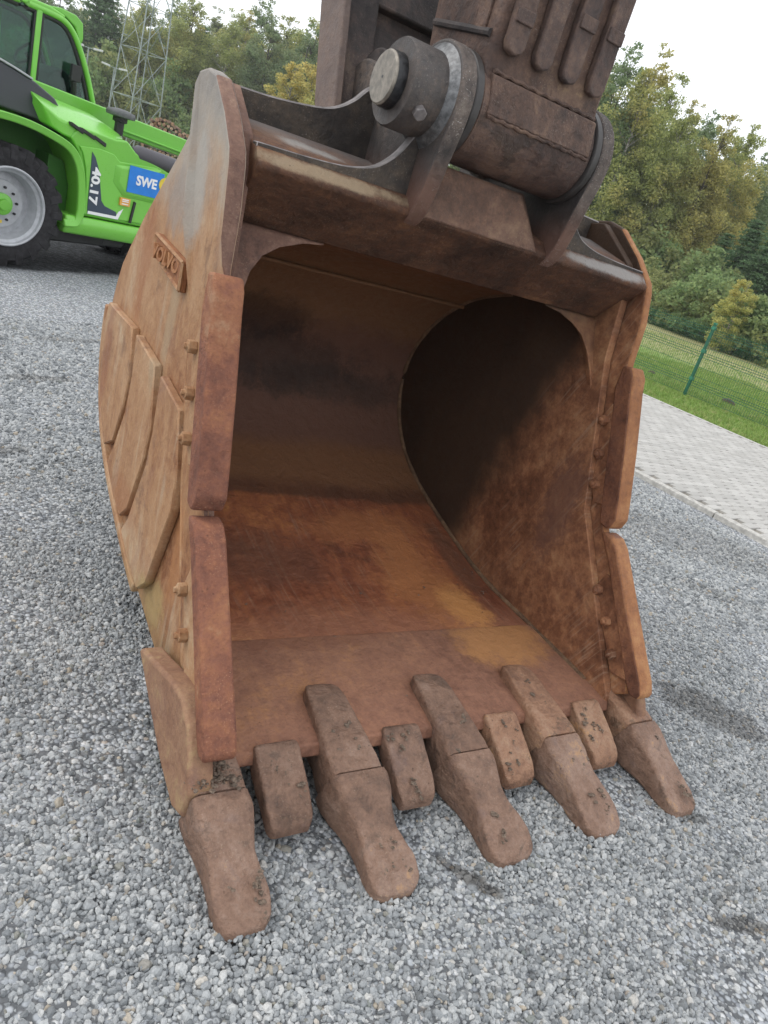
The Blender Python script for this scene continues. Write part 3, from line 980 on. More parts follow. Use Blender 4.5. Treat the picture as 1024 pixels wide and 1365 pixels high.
# text runs away from the mouth, standing on the plate face that looks out to the left (-x)
lt.matrix_world = Matrix.Translation((tx(-BX - 0.001, 1.64), 1.64, 1.352)) @ Matrix(((-0.034, 0, -1, 0), (-1, 0.06, 0.034, 0), (-0.085, 1, 0, 0), (0, 0, 0, 1))) @ Matrix.Diagonal((0.90, 0.66, 1, 1))

# side cutters, two on each side, clamped round the front edge, with three bolts each
UP = [(1.00, 1.432), (0.972, 1.40), (0.955, 1.345), (0.870, 1.131), (0.795, 0.925), (0.772, 0.855), (0.785, 0.812), (0.805, 0.800), (0.845, 0.806), (0.905, 0.96), (0.975, 1.15), (1.043, 1.33), (1.045, 1.425)]
BR = (((1.02, 1.196), (0.975, 1.062), (0.935, 0.943)), ((0.708, 0.566), (0.610, 0.474), (0.525, 0.374)))
LO = [(0.80, 0.787), (0.755, 0.783), (0.715, 0.755), (0.645, 0.675), (0.545, 0.560), (0.445, 0.445), (0.362, 0.352), (0.338, 0.310), (0.345, 0.285), (0.385, 0.278), (0.425, 0.315), (0.52, 0.43), (0.635, 0.575), (0.735, 0.695), (0.815, 0.778)]


for sg in (-1, 1):
    for pts, bolts in ((UP, [(1.118, 1.19), (1.065, 1.062), (1.010, 0.938)] if sg < 0 else BR[0]), (LO, [(0.790, 0.545), (0.712, 0.436), (0.632, 0.325)] if sg < 0 else BR[1])):
        m = MB()
        n = len(pts)
        dx = 0.0 if sg < 0 else -0.033
        m.prism(pts, sg * (0.842 + dx + (0 if sg < 0 else .012)), sg * (0.934 + dx))
        o = m.build("side_cutter", M_CUT if sg < 0 else M_CUT2, bucket, bevel=0.009, seg=2)
        if sg > 0:
            face_mat(o, M_ORANGE_EDGE, lambda n: n.y < -0.3)
        # two clamping cheeks reach back over the side bar to the bolts
        for xi, xo in (((0.8865, 0.9005), (0.8575, 0.8700)) if sg < 0 else ((0.8745, 0.8885), (0.8225, 0.8350))):
            k = MB()
            back = [pts[i] for i in range(n) if i > n * 0.58]
            a0, a1 = np.array(bolts[0]), np.array(bolts[-1])
            q = [tuple(np.array(a0) + (0.0, 0.075)), tuple(a0 + (0.030, 0.0)), tuple(a1 + (0.030, -0.01)), tuple(a1 + (-0.02, -0.075)), tuple(a1 + (-0.105, -0.055)), tuple(a0 + (-0.095, 0.055))]
            k.prism(q, sg * xi, sg * (xo if xi > .9 else xo))
            k.build("clamp_leg", M_SIDE if sg < 0 else M_CHEEKIN, o, bevel=0.004)
        for (by, bz) in bolts:
            for s2, x0 in (((1, 0.9005), (-1, 0.8575)) if sg < 0 else ((1, 0.8885), (-1, 0.8225))):
                b = MB()
                x2 = x0 + s2 * 0.026
                b.lathe([(0.0225, x0 * sg), (0.021, x2 * sg), (0.0115, (x2 + s2 * .001) * sg), (0.0095, (x2 + s2 * 0.011) * sg)], (0, by, bz), 'x', 6)
                b.build("bolt", M_BOLT if sg < 0 else M_CHEEKIN, o, bevel=0.002)


# teeth and adapters
def rrect(y, zt, zb, hw, n=4, rc=0.35, yb=0.0):
    """rounded rectangle ring in the xz plane at y (lower corners can trail by yb)"""
    r = min(hw, (zt - zb) / 2) * rc * 2
    r = min(r, hw * 0.9, (zt - zb) * 0.48)
    out = []
    for (cx_, cz_, a0) in ((hw - r, zt - r, 0), (-hw + r, zt - r, 90), (-hw + r, zb + r, 180), (hw - r, zb + r, 270)):
        for k in range(n + 1):
            a = math.radians(a0 + 90 * k / n)
            z = cz_ + r * math.sin(a)
            out.append((cx_ + r * math.cos(a), y + yb * (zt - z) / max(zt - zb, 1e-4), z))
    return out


def dense(secs, n=4):
    A = [np.array(s, float) for s in secs]
    out = []
    P = [2 * A[0] - A[1]] + A + [2 * A[-1] - A[-2]]
    for i in range(1, len(P) - 2):
        for k in range(n):
            t = k / n
            a, b, c, d = P[i - 1], P[i], P[i + 1], P[i + 2]
            out.append(0.5 * (2 * b + (c - a) * t + (2 * a - 5 * b + 4 * c - d) * t * t + (3 * b - a - 3 * c + d) * t ** 3))
    out.append(P[-2])
    return out


def ztop(secs, y):
    S = sorted([(s[0], s[1]) for s in secs])
    return float(np.interp(y, [s[0] for s in S], [s[1] for s in S]))


TOOTH = [(0.312, 0.198, 0.022, 0.088, 0.075), (0.285, 0.190, 0.016, 0.090, 0.065), (0.245, 0.174, 0.010, 0.085, 0.04), (0.20, 0.150, 0.006, 0.074, 0.02), (0.15, 0.123, 0.004, 0.071, 0.0), (0.10, 0.102, 0.002, 0.078, 0.0),
         (0.05, 0.082, 0.001, 0.086, 0.0), (0.010, 0.062, 0.001, 0.087, 0.0), (-0.012, 0.050, 0.002, 0.080, 0.0), (-0.028, 0.041, 0.004, 0.066, 0.0), (-0.036, 0.034, 0.008, 0.046, 0.0)]
ADAPT = [(0.280, 0.165, 0.045, 0.062), (0.318, 0.182, 0.035, 0.070), (0.3185, 0.197, 0.022, 0.086), (0.35, 0.207, 0.022, 0.087), (0.40, 0.220, 0.030, 0.084), (0.44, 0.230, 0.05, 0.081), (0.475, 0.238, 0.09, 0.078), (0.53, 0.249, 0.14, 0.073), (0.58, 0.257, 0.19, 0.068),
         (0.625, 0.259, 0.205, 0.061), (0.652, 0.253, 0.205, 0.050), (0.668, 0.243, 0.205, 0.034)]
tooth_xs = [-0.866, -0.4333, 0.0, 0.4333, 0.884]
tooth_dy = [0.012, 0.0, 0.0, 0.004, 0.0]
tooth_k = [0.86, 0.875, 0.87, 0.88, 0.88]
ad_l = ["", "", "", "", ""]
for i, X in enumerate(tooth_xs):
    R = random.Random(20 + i)
    ad = MB()
    ad.loft([rrect(y, zt, zb, hw, 4, 0.13) for (y, zt, zb, hw) in ADAPT[:3] + [tuple(q) for q in dense(ADAPT[3:], 3)]])
    ad.prism([(0.40, 0.045), (0.40, 0.138), (0.74, 0.139), (0.72, 0.105), (0.55, 0.06)], -0.06, 0.06)
    ad.v = [(x * (0.80 + 0.20 * max(0.0, min(1.0, (z - 0.05) / 0.13))) * (0.88 if i in (0, 4) else 1.0), y, z) for (x, y, z) in ad.v]
    roughen(ad, 0.0014, 38 + i)
    a = ad.build("tooth_adapter", M_TOOTH2 if i > 2 else M_TOOTH, bucket, smooth=45)
    a.location = (X, tooth_dy[i], 0)
    tm_ = MB()
    wear = R.uniform(-0.010, 0.010)
    secs = []
    for (y, zt, zb, hw, yb) in dense(TOOTH, 4):
        t = max(0, min(1, (0.30 - y) / 0.34))
        k = tooth_k[i]
        secs.append((0.31 - (0.31 - y) * (k + wear), zt + 0.004 * math.sin(9 * t + i), zb, hw * (1 + 0.05 * math.sin(5 * t + i * 1.7)), yb))
    rings = []
    for (y, zt, zb, hw, yb) in secs:
        ring = rrect(y, zt, zb, hw, 5, 0.15 if y > .05 else 0.22, yb)
        rings.append(ring)
    tm_.loft(rings)
    tm_.v = [(x * (0.84 + 0.16 * max(0.0, min(1.0, z / max(0.03, ztop(TOOTH, min(0.312, y))))) ** 0.7) * (0.93 if i in (0, 4) else 1.0), y, z) for (x, y, z) in tm_.v]
    sk_ = (0.0, 0.017, 0.026, 0.018, 0.0)[i]
    tm_.v = [(x + sk_ * max(0.0, (0.31 - y) / 0.3), y, z) for (x, y, z) in tm_.v]
    roughen(tm_, 0.0018, 31 + 3 * i)
    th = tm_.build("tooth", M_TOOTH, bucket, smooth=50)
    th.location = (X, tooth_dy[i] - 0.002, 0)


# lip shrouds between the teeth
SHR = [(0.452, 0.208, 0.150, 0.062), (0.440, 0.217, 0.140, 0.070), (0.42, 0.212, 0.128, 0.073), (0.37, 0.182, 0.105, 0.073), (0.31, 0.146, 0.080, 0.072), (0.268, 0.116, 0.058, 0.070), (0.248, 0.096, 0.052, 0.064), (0.240, 0.080, 0.056, 0.054)]
for i in range(4):
    m = MB()
    m.loft([rrect(y, zt, zb, hw, 4, 0.15) for (y, zt, zb, hw) in dense(SHR, 3)])
    roughen(m, 0.0014, 35 + 2 * i)
    o = m.build("lip_shroud", M_TOOTH2 if i > 1 else M_TOOTH, bucket, smooth=45)
    o.location = ((i - 1.5) * 0.4333 + (0.0, 0.0, 0.01, 0.02)[i], (0.014, 0.014, 0.008, 0.010)[i], 0.0)
    o.rotation_euler = (0, 0, (0.02, -0.015, 0.01, 0.0)[i])

# corner heel pieces outside the outermost teeth
M_GUARD = rust("rust_guard", [(0.0, (0.17, 0.085, 0.055)), (0.4, (0.29, 0.155, 0.095)), (0.7, (0.36, 0.21, 0.125)), (1.0, (0.44, 0.31, 0.16))], (2.2, 2.2, 0.6), 3.0, 26, (0.5, 0.4, 0.28), 0.35, 0.35, grime=(0.22, 0.125, 0.11), grime_amt=0.6)
CP = [(0.93, 0.235), (0.90, 0.26), (0.80, 0.29), (0.64, 0.345), (0.52, 0.37), (0.43, 0.335), (0.36, 0.245), (0.33, 0.195), (0.345, 0.10), (0.42, 0.065), (0.57, 0.095), (0.74, 0.160), (0.88, 0.215)]
for sg in (-1, 1):
    m = MB()
    m.prism(CP, -0.8865 if sg < 0 else 0.8745, lambda y, z, sg=sg: (-0.957 if sg < 0 else 0.93))
    m.build("corner_guard", M_GUARD, bucket, bevel=0.012, seg=3)

# dried mud and small stones stuck to teeth and lip
mud = MB()
R = random.Random(5)


def clump(m, x, y, z, s):
    """a smear of several small uneven lumps"""
    for _ in range(1 if s < 0.003 else R.randint(2, 5)):
        q_ = s * R.uniform(.45, .9)
        dx_, dy_ = R.gauss(0, s * .8), R.gauss(0, s * 1.1)
        o = len(m.v)
        e1, e2 = R.uniform(.7, 1.5), R.uniform(.7, 1.5)
        m.lathe([(q_ * .9, -q_ * .3), (q_ * R.uniform(.8, 1.1), q_ * .10), (q_ * R.uniform(.4, .8), q_ * .38), (q_ * .15, q_ * R.uniform(.4, .6))], (0, 0, 0), 'z', 6)
        for k in range(o, len(m.v)):
            p = m.v[k]
            m.v[k] = (x + dx_ + p[0] * e1 + R.uniform(-.35, .35) * q_, y + dy_ + p[1] * e2 + R.uniform(-.35, .35) * q_, z + dy_ * 0.5 + p[2] + R.uniform(-.15, .15) * q_)


for i, X in enumerate(tooth_xs):
    for _ in range(13):
        y = R.choice([R.uniform(0.02, 0.12), R.uniform(0.02, 0.3)])
        xx = X + R.choice([R.uniform(-.05, .05), R.uniform(.042, .062)])
        clump(mud, xx, y, ztop(TOOTH, y) - (0.002 if abs(xx - X) < .045 else 0.014), R.choice([0.002, 0.003, 0.004, 0.005, 0.007, 0.011]))
    for _ in range(7):
        y = R.uniform(0.33, 0.55)
        clump(mud, X + R.uniform(-.05, .05), y, ztop(ADAPT, y) - 0.001, R.choice([0.002, 0.003, 0.004, 0.009]))
for i in range(4):
    for _ in range(10):
        y = R.uniform(0.25, 0.44)
        clump(mud, (i - 1.5) * .4333 + R.uniform(-.05, .05), y, ztop(SHR, y) - 0.001, R.choice([0.002, 0.003, 0.004, 0.008]))
for _ in range(40):
    y = R.uniform(0.46, 1.4)
    clump(mud, R.uniform(-.8, .8), y, float(np.interp(y, [.45, .95, 1.4], [.2, .234, .262])) - 0.001, R.uniform(0.002, 0.005))
for _ in range(60):
    clump(mud, -0.888 + R.uniform(-.06, .07), R.uniform(.33, .42), 0.214 + R.uniform(-.012, .012), R.uniform(.004, .011))
tag(mud.build("mud", M_MUD, bucket, smooth=60), kind='stuff')

# torsion box across the top
box = [(1.262, 1.560), (1.255, 1.566), (1.092, 1.722), (1.092, 1.736), (1.133, 1.774), (1.185, 1.786), (1.22, 1.800), (1.44, 1.850), (1.60, 1.84), (1.74, 1.70), (1.95, 1.52), (1.80, 1.560), (1.50, 1.612), (1.285, 1.630), (1.275, 1.600)]
m = MB()
m.prism(box, -0.836, 0.8350)
m.build("torsion_box", M_TOP, bucket, bevel=0.006)
# raised front panel between the ears, its ends ramped
m = MB()
for xb0, xb1, xt0, xt1 in ((-0.300, 0.225, -0.300, 0.105),):
    a = [(xb0, 1.088, 1.726), (xb1, 1.088, 1.726), (xb1 + .07, 1.26, 1.80), (xb1 + .07, 1.50, 1.83), (xb0, 1.50, 1.83)]
    b = [(xt0, 1.128, 1.893), (xt1, 1.128, 1.893), (xt1 + .06, 1.19, 1.905), (xt1 + .06, 1.46, 1.905), (xt0, 1.46, 1.905)]
    m.loft([a, b])
m.build("front_panel", rust("rust_panel", [(0.0, (0.07, 0.042, 0.032)), (0.35, (0.135, 0.078, 0.056)), (0.65, (0.20, 0.115, 0.08)), (1.0, (0.30, 0.19, 0.125))], (1, 3, 3), 3.0, 34, (0.38, 0.30, 0.22), 0.5, 0.5, grime_amt=0.6, pit=0.7), bucket, bevel=0.008, seg=2, smooth=20)

# corner webs of the mouth, concave
def lipplane(t):
    return (1.262 - 0.135 * t / 0.30, 1.560 - 0.30 * t / 0.30)


for sg in (-1, 1):
    prof = [(0.836, 0.0), (0.50, 0.0), (0.58, 0.012), (0.66, 0.040), (0.715, 0.075), (0.752, 0.125), (0.775, 0.19), (0.792, 0.26), (0.806, 0.34), (0.836, 0.42)]
    m = MB()
    a, b = [], []
    for (x, t) in prof:
        y, z = lipplane(t)
        a.append((sg * x, y - 0.012, z - 0.004))
        b.append((sg * x, y + 0.030, z + 0.012))
    m.loft([a, b])
    m.build("corner_web", M_CHEEKIN if sg > 0 else M_EDGE, bucket, bevel=0.007, seg=3)

# gussets from side plates to ears, front and rear
GF_T = [(-0.835, 1.786), (-0.69, 1.790), (-0.57, 1.798), (-0.50, 1.810), (-0.444, 1.831), (-0.39, 1.880), (-0.350, 1.945), (-0.336, 1.970), (-0.300, 1.958)]
GR_T = [(-0.835, 1.930), (-0.69, 1.936), (-0.54, 1.955), (-0.47, 1.976), (-0.415, 2.015), (-0.375, 2.06), (-0.300, 2.12)]
for sg in (-1, 1):
    for tops, y0, y1, zb in ((GF_T, 1.140, 1.178, 1.74), (GR_T, 1.47, 1.502, 1.82)):
        tp_ = spline(tops, 4)
        m = MB()
        poly = [(sg * -x, z) for (x, z) in tp_] + [(sg * 0.300, zb), (sg * 0.835, zb)]
        m.prism(poly, y0, y1, 'y')
        g_ = m.build("gusset", M_GUS, bucket, bevel=0.014 if y0 < 1.3 else 0.005, seg=1)
        face_mat(g_, M_RIMWORN, lambda n: n.z > 0.25)
        g_.modifiers[0].material = 1

# ears
PY, PZ = 1.160, 2.060          # main pin
QY, QZ = 1.640, 2.020          # link pin


def arc(cy_, cz_, r, a0, a1, n=14):
    return [(cy_ + r * math.cos(math.radians(a0 + (a1 - a0) * k / n)), cz_ + r * math.sin(math.radians(a0 + (a1 - a0) * k / n))) for k in range(n + 1)]


ear = arc(PY, PZ, 0.162, 190, 58) + [(1.34, 2.155), (1.46, 2.135)] + arc(QY, QZ, 0.150, 105, -20) + [(1.80, 1.80), (1.72, 1.72), (1.40, 1.70), (1.22, 1.665), (1.150, 1.680), (1.100, 1.706), (1.070, 1.742), (1.052, 1.80), (1.030, 1.90), (1.006, 1.99)]
for sg in (-1, 1):
    m = MB()
    m.prism(ear, sg * 0.272, sg * 0.327)
    e = m.build("ear", M_EAR, bucket, bevel=0.008, seg=3)
    face_mat(e, M_EARRIM, lambda n: abs(n.x) < 0.5 and n.y < -0.1)
    w = MB()
    w.lathe([(0.118, 0.0), (0.150, 0.0), (0.136, sg * 0.012), (0.121, sg * 0.022)], (sg * 0.3265, PY, PZ), 'x', 40, closed=True)
    w.build("weld_ring", M_BRIGHT, e)
    c = MB()
    c.lathe([(0.074, sg * 0.327), (0.120, sg * 0.327), (0.1225, sg * 0.331), (0.1225, sg * 0.452), (0.118, sg * 0.460), (0.078, sg * 0.460), (0.074, sg * 0.456)] if sg < 0 else [(0.074, 0.327), (0.10, 0.327), (0.10, 0.352), (0.074, 0.352)], (0, PY, PZ), 'x', 48, closed=True)
    co = c.build("pin_collar", M_EAR, e, smooth=40)
    if sg < 0:
        bl = MB()
        bl.tube([(-0.412, PY - 0.100, PZ - 0.060), (-0.412, PY - 0.121, PZ - 0.0726)], 0.0215, 6)
        bl.build("bolt", M_RIMWORN, co, bevel=0.003)
    if sg < 0:
        continue
    c2 = MB()
    c2.lathe([(0.075, sg * 0.327), (0.11, sg * 0.327), (0.11, sg * 0.356), (0.075, sg * 0.356)], (0, QY, QZ), 'x', 36, closed=True)
    c2.build("link_collar", M_EAR, e)
pin = MB()
pin.lathe([(0.070, -0.500), (0.075, -0.495), (0.075, 0.380), (0.070, 0.385)], (0, PY, PZ), 'x', 40)
p_ = pin.build("pin", M_PIN, bucket, smooth=30)
gr = MB()
gr.lathe([(0.0735, -0.461), (0.0768, -0.460), (0.0768, -0.486), (0.0755, -0.4915)], (0, PY, PZ), 'x', 40, closed=True)
gr.build("grease_band", M_GREASE, p_)
ch = MB()
ch.lathe([(0.004, -0.5008), (0.004, -0.499)], (0, PY, PZ), 'x', 10)
ch.build("centre_mark", M_GREASE, p_)
pin2 = MB()
pin2.lathe([(0.072, -0.30), (0.072, 0.36)], (0, QY, QZ), 'x', 32)
pin2.build("pin", M_EAR, bucket, smooth=30)

# ------------------------------------------------------------------ excavator arm and bucket link hanging from above
M_ARM = rust("arm_steel", [(0.0, (0.052, 0.034, 0.029)), (0.35, (0.100, 0.063, 0.050)), (0.6, (0.155, 0.097, 0.074)), (0.85, (0.23, 0.148, 0.105)), (1.0, (0.34, 0.23, 0.145))],
             (2.5, 2.5, 0.6), 2.4, 30, (0.38, 0.32, 0.26), 0.55, 0.45, grime=(0.05, 0.036, 0.034), grime_amt=0.55, soil=((0.045, 0.033, 0.03), 0.5, 4.5), dent=0.9)
M_BARW = rust("wear_bar_steel", [(0.0, (0.055, 0.042, 0.04)), (0.4, (0.12, 0.082, 0.07)), (0.7, (0.18, 0.12, 0.095)), (1.0, (0.26, 0.18, 0.13))],
              (2.5, 2.5, 0.5), 4, 40, (0.30, 0.26, 0.22), 0.4, 0.4, grime_amt=0.5)
M_BOSS = rust("boss_steel", [(0.0, (0.045, 0.030, 0.026)), (0.35, (0.095, 0.060, 0.050)), (0.6, (0.145, 0.090, 0.070)), (0.85, (0.20, 0.125, 0.09)), (1.0, (0.28, 0.18, 0.12))], (0.8, 2.5, 2.5), 2.6, 34, (0.34, 0.29, 0.24), 0.45, 0.45, rough=(0.45, 0.75), grime=(0.035, 0.028, 0.027), grime_amt=0.6, soil=((0.03, 0.024, 0.022), 0.6, 4), dent=0.8)
M_SEAL = simple("seal_rubber", (0.045, 0.040, 0.038), 0.5, nscale=30, var=0.3, bump=0.2)
M_LINK = rust("link_steel", [(0.0, (0.035, 0.03, 0.03)), (0.4, (0.07, 0.058, 0.055)), (0.7, (0.12, 0.09, 0.08)), (1.0, (0.20, 0.15, 0.12))], (2, 2, 0.6), 3, 30, (0.34, 0.3, 0.26), 0.4, 0.3)
M_LINKSIDE = rust("link_side_steel", [(0.0, (0.12, 0.09, 0.08)), (0.5, (0.20, 0.15, 0.13)), (1.0, (0.28, 0.20, 0.16))], (2, 2, 0.6), 3, 30, (0.34, 0.3, 0.26), 0.4, 0.3)

arm = thing("dipper_stick", "dark brown excavator arm with four wear bars, pinned between the bucket's ears", "excavator boom", (0, PY, PZ))
AO = Vector((0, PY, PZ))


def rel(m):
    m.v = [(x, y - AO.y, z - AO.z) for (x, y, z) in m.v]
    return m


TOPZ = 4.6
m = MB()
m.prism([(1.018, 2.045), (1.030, 2.12), (1.050, 2.20), (1.050, TOPZ), (1.62, TOPZ), (1.42, 2.30), (1.37, 2.05), (1.25, 1.99)], -0.238, 0.238)
rel(m).build("beam", M_ARM, arm, bevel=0.012, seg=3)
m = MB()
m.lathe([(0.08, -0.242), (0.145, -0.242), (0.1515, -0.236), (0.1515, 0.236), (0.145, 0.242), (0.08, 0.242)], (0, PY, PZ), 'x', 56, closed=True)
rel(m).build("boss", M_BOSS, arm, smooth=40)
for sg in (-1, 1):
    m = MB()
    m.lathe([(0.08, sg * 0.243), (0.156, sg * 0.243), (0.160, sg * 0.246), (0.160, sg * 0.267), (0.156, sg * 0.271), (0.08, sg * 0.271)], (0, PY, PZ), 'x', 56, closed=True)
    rel(m).build("seal_ring", M_SEAL, arm, smooth=40)
# bottom plate patch between two weld runs
m = MB()
m.prism([(1.03, 2.052), (1.001, 2.055), (1.020, 2.160), (1.05, 2.168)], -0.216, 0.224)
rel(m).build("wear_plate", M_ARM, arm, bevel=0.004)
for zw in (2.171, 2.050):
    m = MB()
    xs_ = np.linspace(-0.212, 0.222, 44)
    m.tube([(x, (1.036 if zw > 2.1 else 1.008) + 0.001 * math.sin(k * 1.9), zw + 0.0022 * math.sin(k * 1.3)) for k, x in enumerate(xs_)], [0.0065 + 0.001 * math.sin(k * 2.2) for k in range(44)], 8)
    rel(m).build("weld_bead", M_ARM, arm)
for k, (xc, z0) in enumerate(((-0.172, 2.225), (-0.058, 2.222), (0.058, 2.222), (0.176, 2.222))):
    m = MB()
    hw = 0.035
    pts = [(xc - hw, z0 + 0.03), (xc - hw * .75, z0 + 0.008), (xc, z0), (xc + hw * .75, z0 + 0.008), (xc + hw, z0 + 0.03)]
    cut = 2.40 if k == 3 else (2.395 if k == 2 else (2.33 if k == 0 else 9))
    zs = [z0 + 0.05 + 0.05 * j for j in range(int((TOPZ - z0) / 0.05) - 1)]
    R = random.Random(40 + k)
    pts += [(xc + hw + R.uniform(-.002, .002), z) for z in zs] + [(xc - hw + R.uniform(-.002, .002), z) for z in zs[::-1]]
    m.prism(pts, 1.049, 1.020, 'y')
    b = rel(m).build("wear_bar", M_BARW, arm, bevel=0.006, seg=2)
    for j in range(10):                                # battered joints between the bar lengths
        zj = cut + j * 0.42
        if zj < TOPZ:
            g = MB()
            g.box(xc - hw * .9, xc + hw * .95, 1.013, 1.0225, zj - 0.024, zj + 0.014)
            rel(g)
            g.build("dent_plate", M_BARW, b, bevel=0.003)
# side ribs, grease runs and a step weld on the flank
for sg in (-1, 1):
    m = MB()
    m.tube([(sg * 0.239, y, 2.262 + 0.12 * (y - 1.06)) for y in np.linspace(1.07, 1.40, 30)], 0.012, 8)
    rel(m).build("weld_bead", M_LINK, arm)
    m = MB()
    m.prism([(1.10, 2.27), (1.10, TOPZ - .1), (1.16, TOPZ - .1), (1.16, 2.275)], sg * 0.2375, sg * 0.246)
    rel(m).build("edge_strip", M_ARM, arm, bevel=0.003)

lk = thing("bucket_link", "dark steel link hanging behind the excavator arm, joined to the bucket's rear pin", "bucket link", (0, QY, QZ))
LO_ = Vector((0, QY, QZ))


def rel2(m):
    m.v = [(x, y - LO_.y, z - LO_.z) for (x, y, z) in m.v]
    return m


for sg in (-1, 1):
    m = MB()
    m.prism([(1.60, 1.93), (1.745, 2.34), (2.02, 3.2), (2.36, 4.3), (2.58, 4.2), (2.24, 3.1), (1.945, 2.34), (1.80, 2.0), (1.74, 1.92)], sg * 0.385, sg * 0.415)
    rel2(m).build("side_bar", M_LINKSIDE, lk, bevel=0.006)
    m = MB()
    m.prism([(1.66, 1.95), (1.765, 2.34), (2.05, 3.2), (2.16, 3.16), (1.87, 2.34), (1.76, 2.0)], sg * 0.265, sg * 0.384)
    rel2(m).build("flange", M_LINK, lk, bevel=0.006)
    m = MB()
    m.lathe([(0.074, 0.0), (0.132, 0.0), (0.138, sg * 0.006), (0.138, sg * 0.052), (0.132, sg * 0.058), (0.074, sg * 0.058)], (sg * 0.242, QY - 0.02, QZ + 0.055), 'x', 44, closed=True)
    rel2(m).build("boss", M_LINK, lk, smooth=40)
m = MB()
m.prism([(1.78, 2.36), (1.83, 2.50), (1.90, 2.48), (1.85, 2.34)], -0.27, 0.27)
m.prism([(1.93, 2.72), (2.05, 3.10), (2.12, 3.08), (2.00, 2.70)], -0.27, 0.27)
rel2(m).build("cross_plate", M_LINK, lk, bevel=0.008)
m = MB()
m.prism([(1.72, 2.14), (1.80, 2.30), (1.83, 2.29), (1.75, 2.13)], -0.27, 0.27)
m.prism([(1.78, 2.24), (2.30, 3.70), (2.33, 3.69), (1.81, 2.23)], -0.27, 0.27)
rel2(m).build("web_plate", M_LINK, lk, bevel=0.004)

# ------------------------------------------------------------------ green telescopic loader behind on the left
def paint(name, col, rough=0.32, spec=0.5, coat=0.3):
    t = NT(name)
    n = t.noise(t.coord(), 2.2, 5, 0.6)
    f = t.noise(t.coord(), 40, 5, 0.7)
    c = t.mix(t.range(n, 0.4, 0.75, 0, 0.25), col, tuple(x * 0.8 + 0.02 for x in col))
    c = t.mix(t.range(f, 0.58, 0.75, 0, 0.12), c, (0.22, 0.21, 0.18))
    m = t.fin(c, t.range(f, 0.3, 0.7, rough - .06, rough + .12), t.bump(n, 0.03, 0.01), 0, spec)
    t.bsdf.inputs['Coat Weight'].default_value = coat
    t.bsdf.inputs['Coat Roughness'].default_value = 0.15
    return m


M_GREEN = paint("green_paint", (0.15, 0.47, 0.045))
M_GREEN2 = paint("green_paint_panel", (0.175, 0.52, 0.06))
M_GREEND = paint("green_paint_shaded", (0.028, 0.13, 0.012), 0.6, coat=0.0)  # body green darkened: the shade inside the fender is put into the colour
M_CHAR = paint("charcoal_paint", (0.045, 0.047, 0.058), 0.45, coat=0.05)
M_BLACKP = simple("black_plastic", (0.018, 0.018, 0.019), 0.55, nscale=30, var=0.3)
M_TYRE = simple("tyre_rubber", (0.028, 0.027, 0.029), 0.8, nscale=22, var=0.45, bump=0.4, spec=0.25)
M_RIM = simple("rim_paint", (0.42, 0.43, 0.45), 0.42, 0.15, nscale=14, var=0.12)
M_STRIPE = simple("stripe_film", (0.035, 0.055, 0.085), 0.4, nscale=10, var=0.1, bump=0)
M_WHITE = simple("white_film", (0.80, 0.80, 0.80), 0.45, nscale=10, var=0.04, bump=0)
M_BLUE = simple("blue_film", (0.010, 0.19, 0.62), 0.4, nscale=10, var=0.06, bump=0)
M_YELLOW = simple("yellow_film", (0.70, 0.52, 0.05), 0.45, nscale=10, var=0.06, bump=0)
M_ORANGE = simple("orange_film", (0.72, 0.35, 0.06), 0.45, nscale=10, var=0.06, bump=0)
M_SEAT = simple("seat_fabric", (0.02, 0.022, 0.024), 0.85)
M_PIPE = paint("exhaust_steel", (0.075, 0.07, 0.08), 0.5, coat=0.0)


def glass_mat(name, tint, alpha):
    t = NT(name)
    tr = t.n.new("ShaderNodeBsdfTransparent")
    tr.inputs[0].default_value = (*tint, 1)
    gl = t.n.new("ShaderNodeBsdfGlossy")
    gl.inputs['Roughness'].default_value = 0.03
    gl.inputs[0].default_value = (0.9, 0.97, 0.95, 1)
    fr = t.n.new("ShaderNodeFresnel")
    fr.inputs[0].default_value = 1.5
    f2 = t.math('ADD', t.math('MULTIPLY', fr.outputs[0], 0.55), alpha)
    mx = t.n.new("ShaderNodeMixShader")
    t.l.new(f2, mx.inputs[0])
    t.l.new(tr.outputs[0], mx.inputs[1])
    t.l.new(gl.outputs[0], mx.inputs[2])
    t.l.new(mx.outputs[0], t.out.inputs['Surface'])
    return t.m


M_GLASS = glass_mat("cab_glass", (0.52, 0.70, 0.64), 0.02)

TH = math.radians(23.836)
tele = thing("telehandler", "bright green telescopic loader with grey rims parked behind the bucket", "telehandler", (-0.506, 8.451, 0), TH)


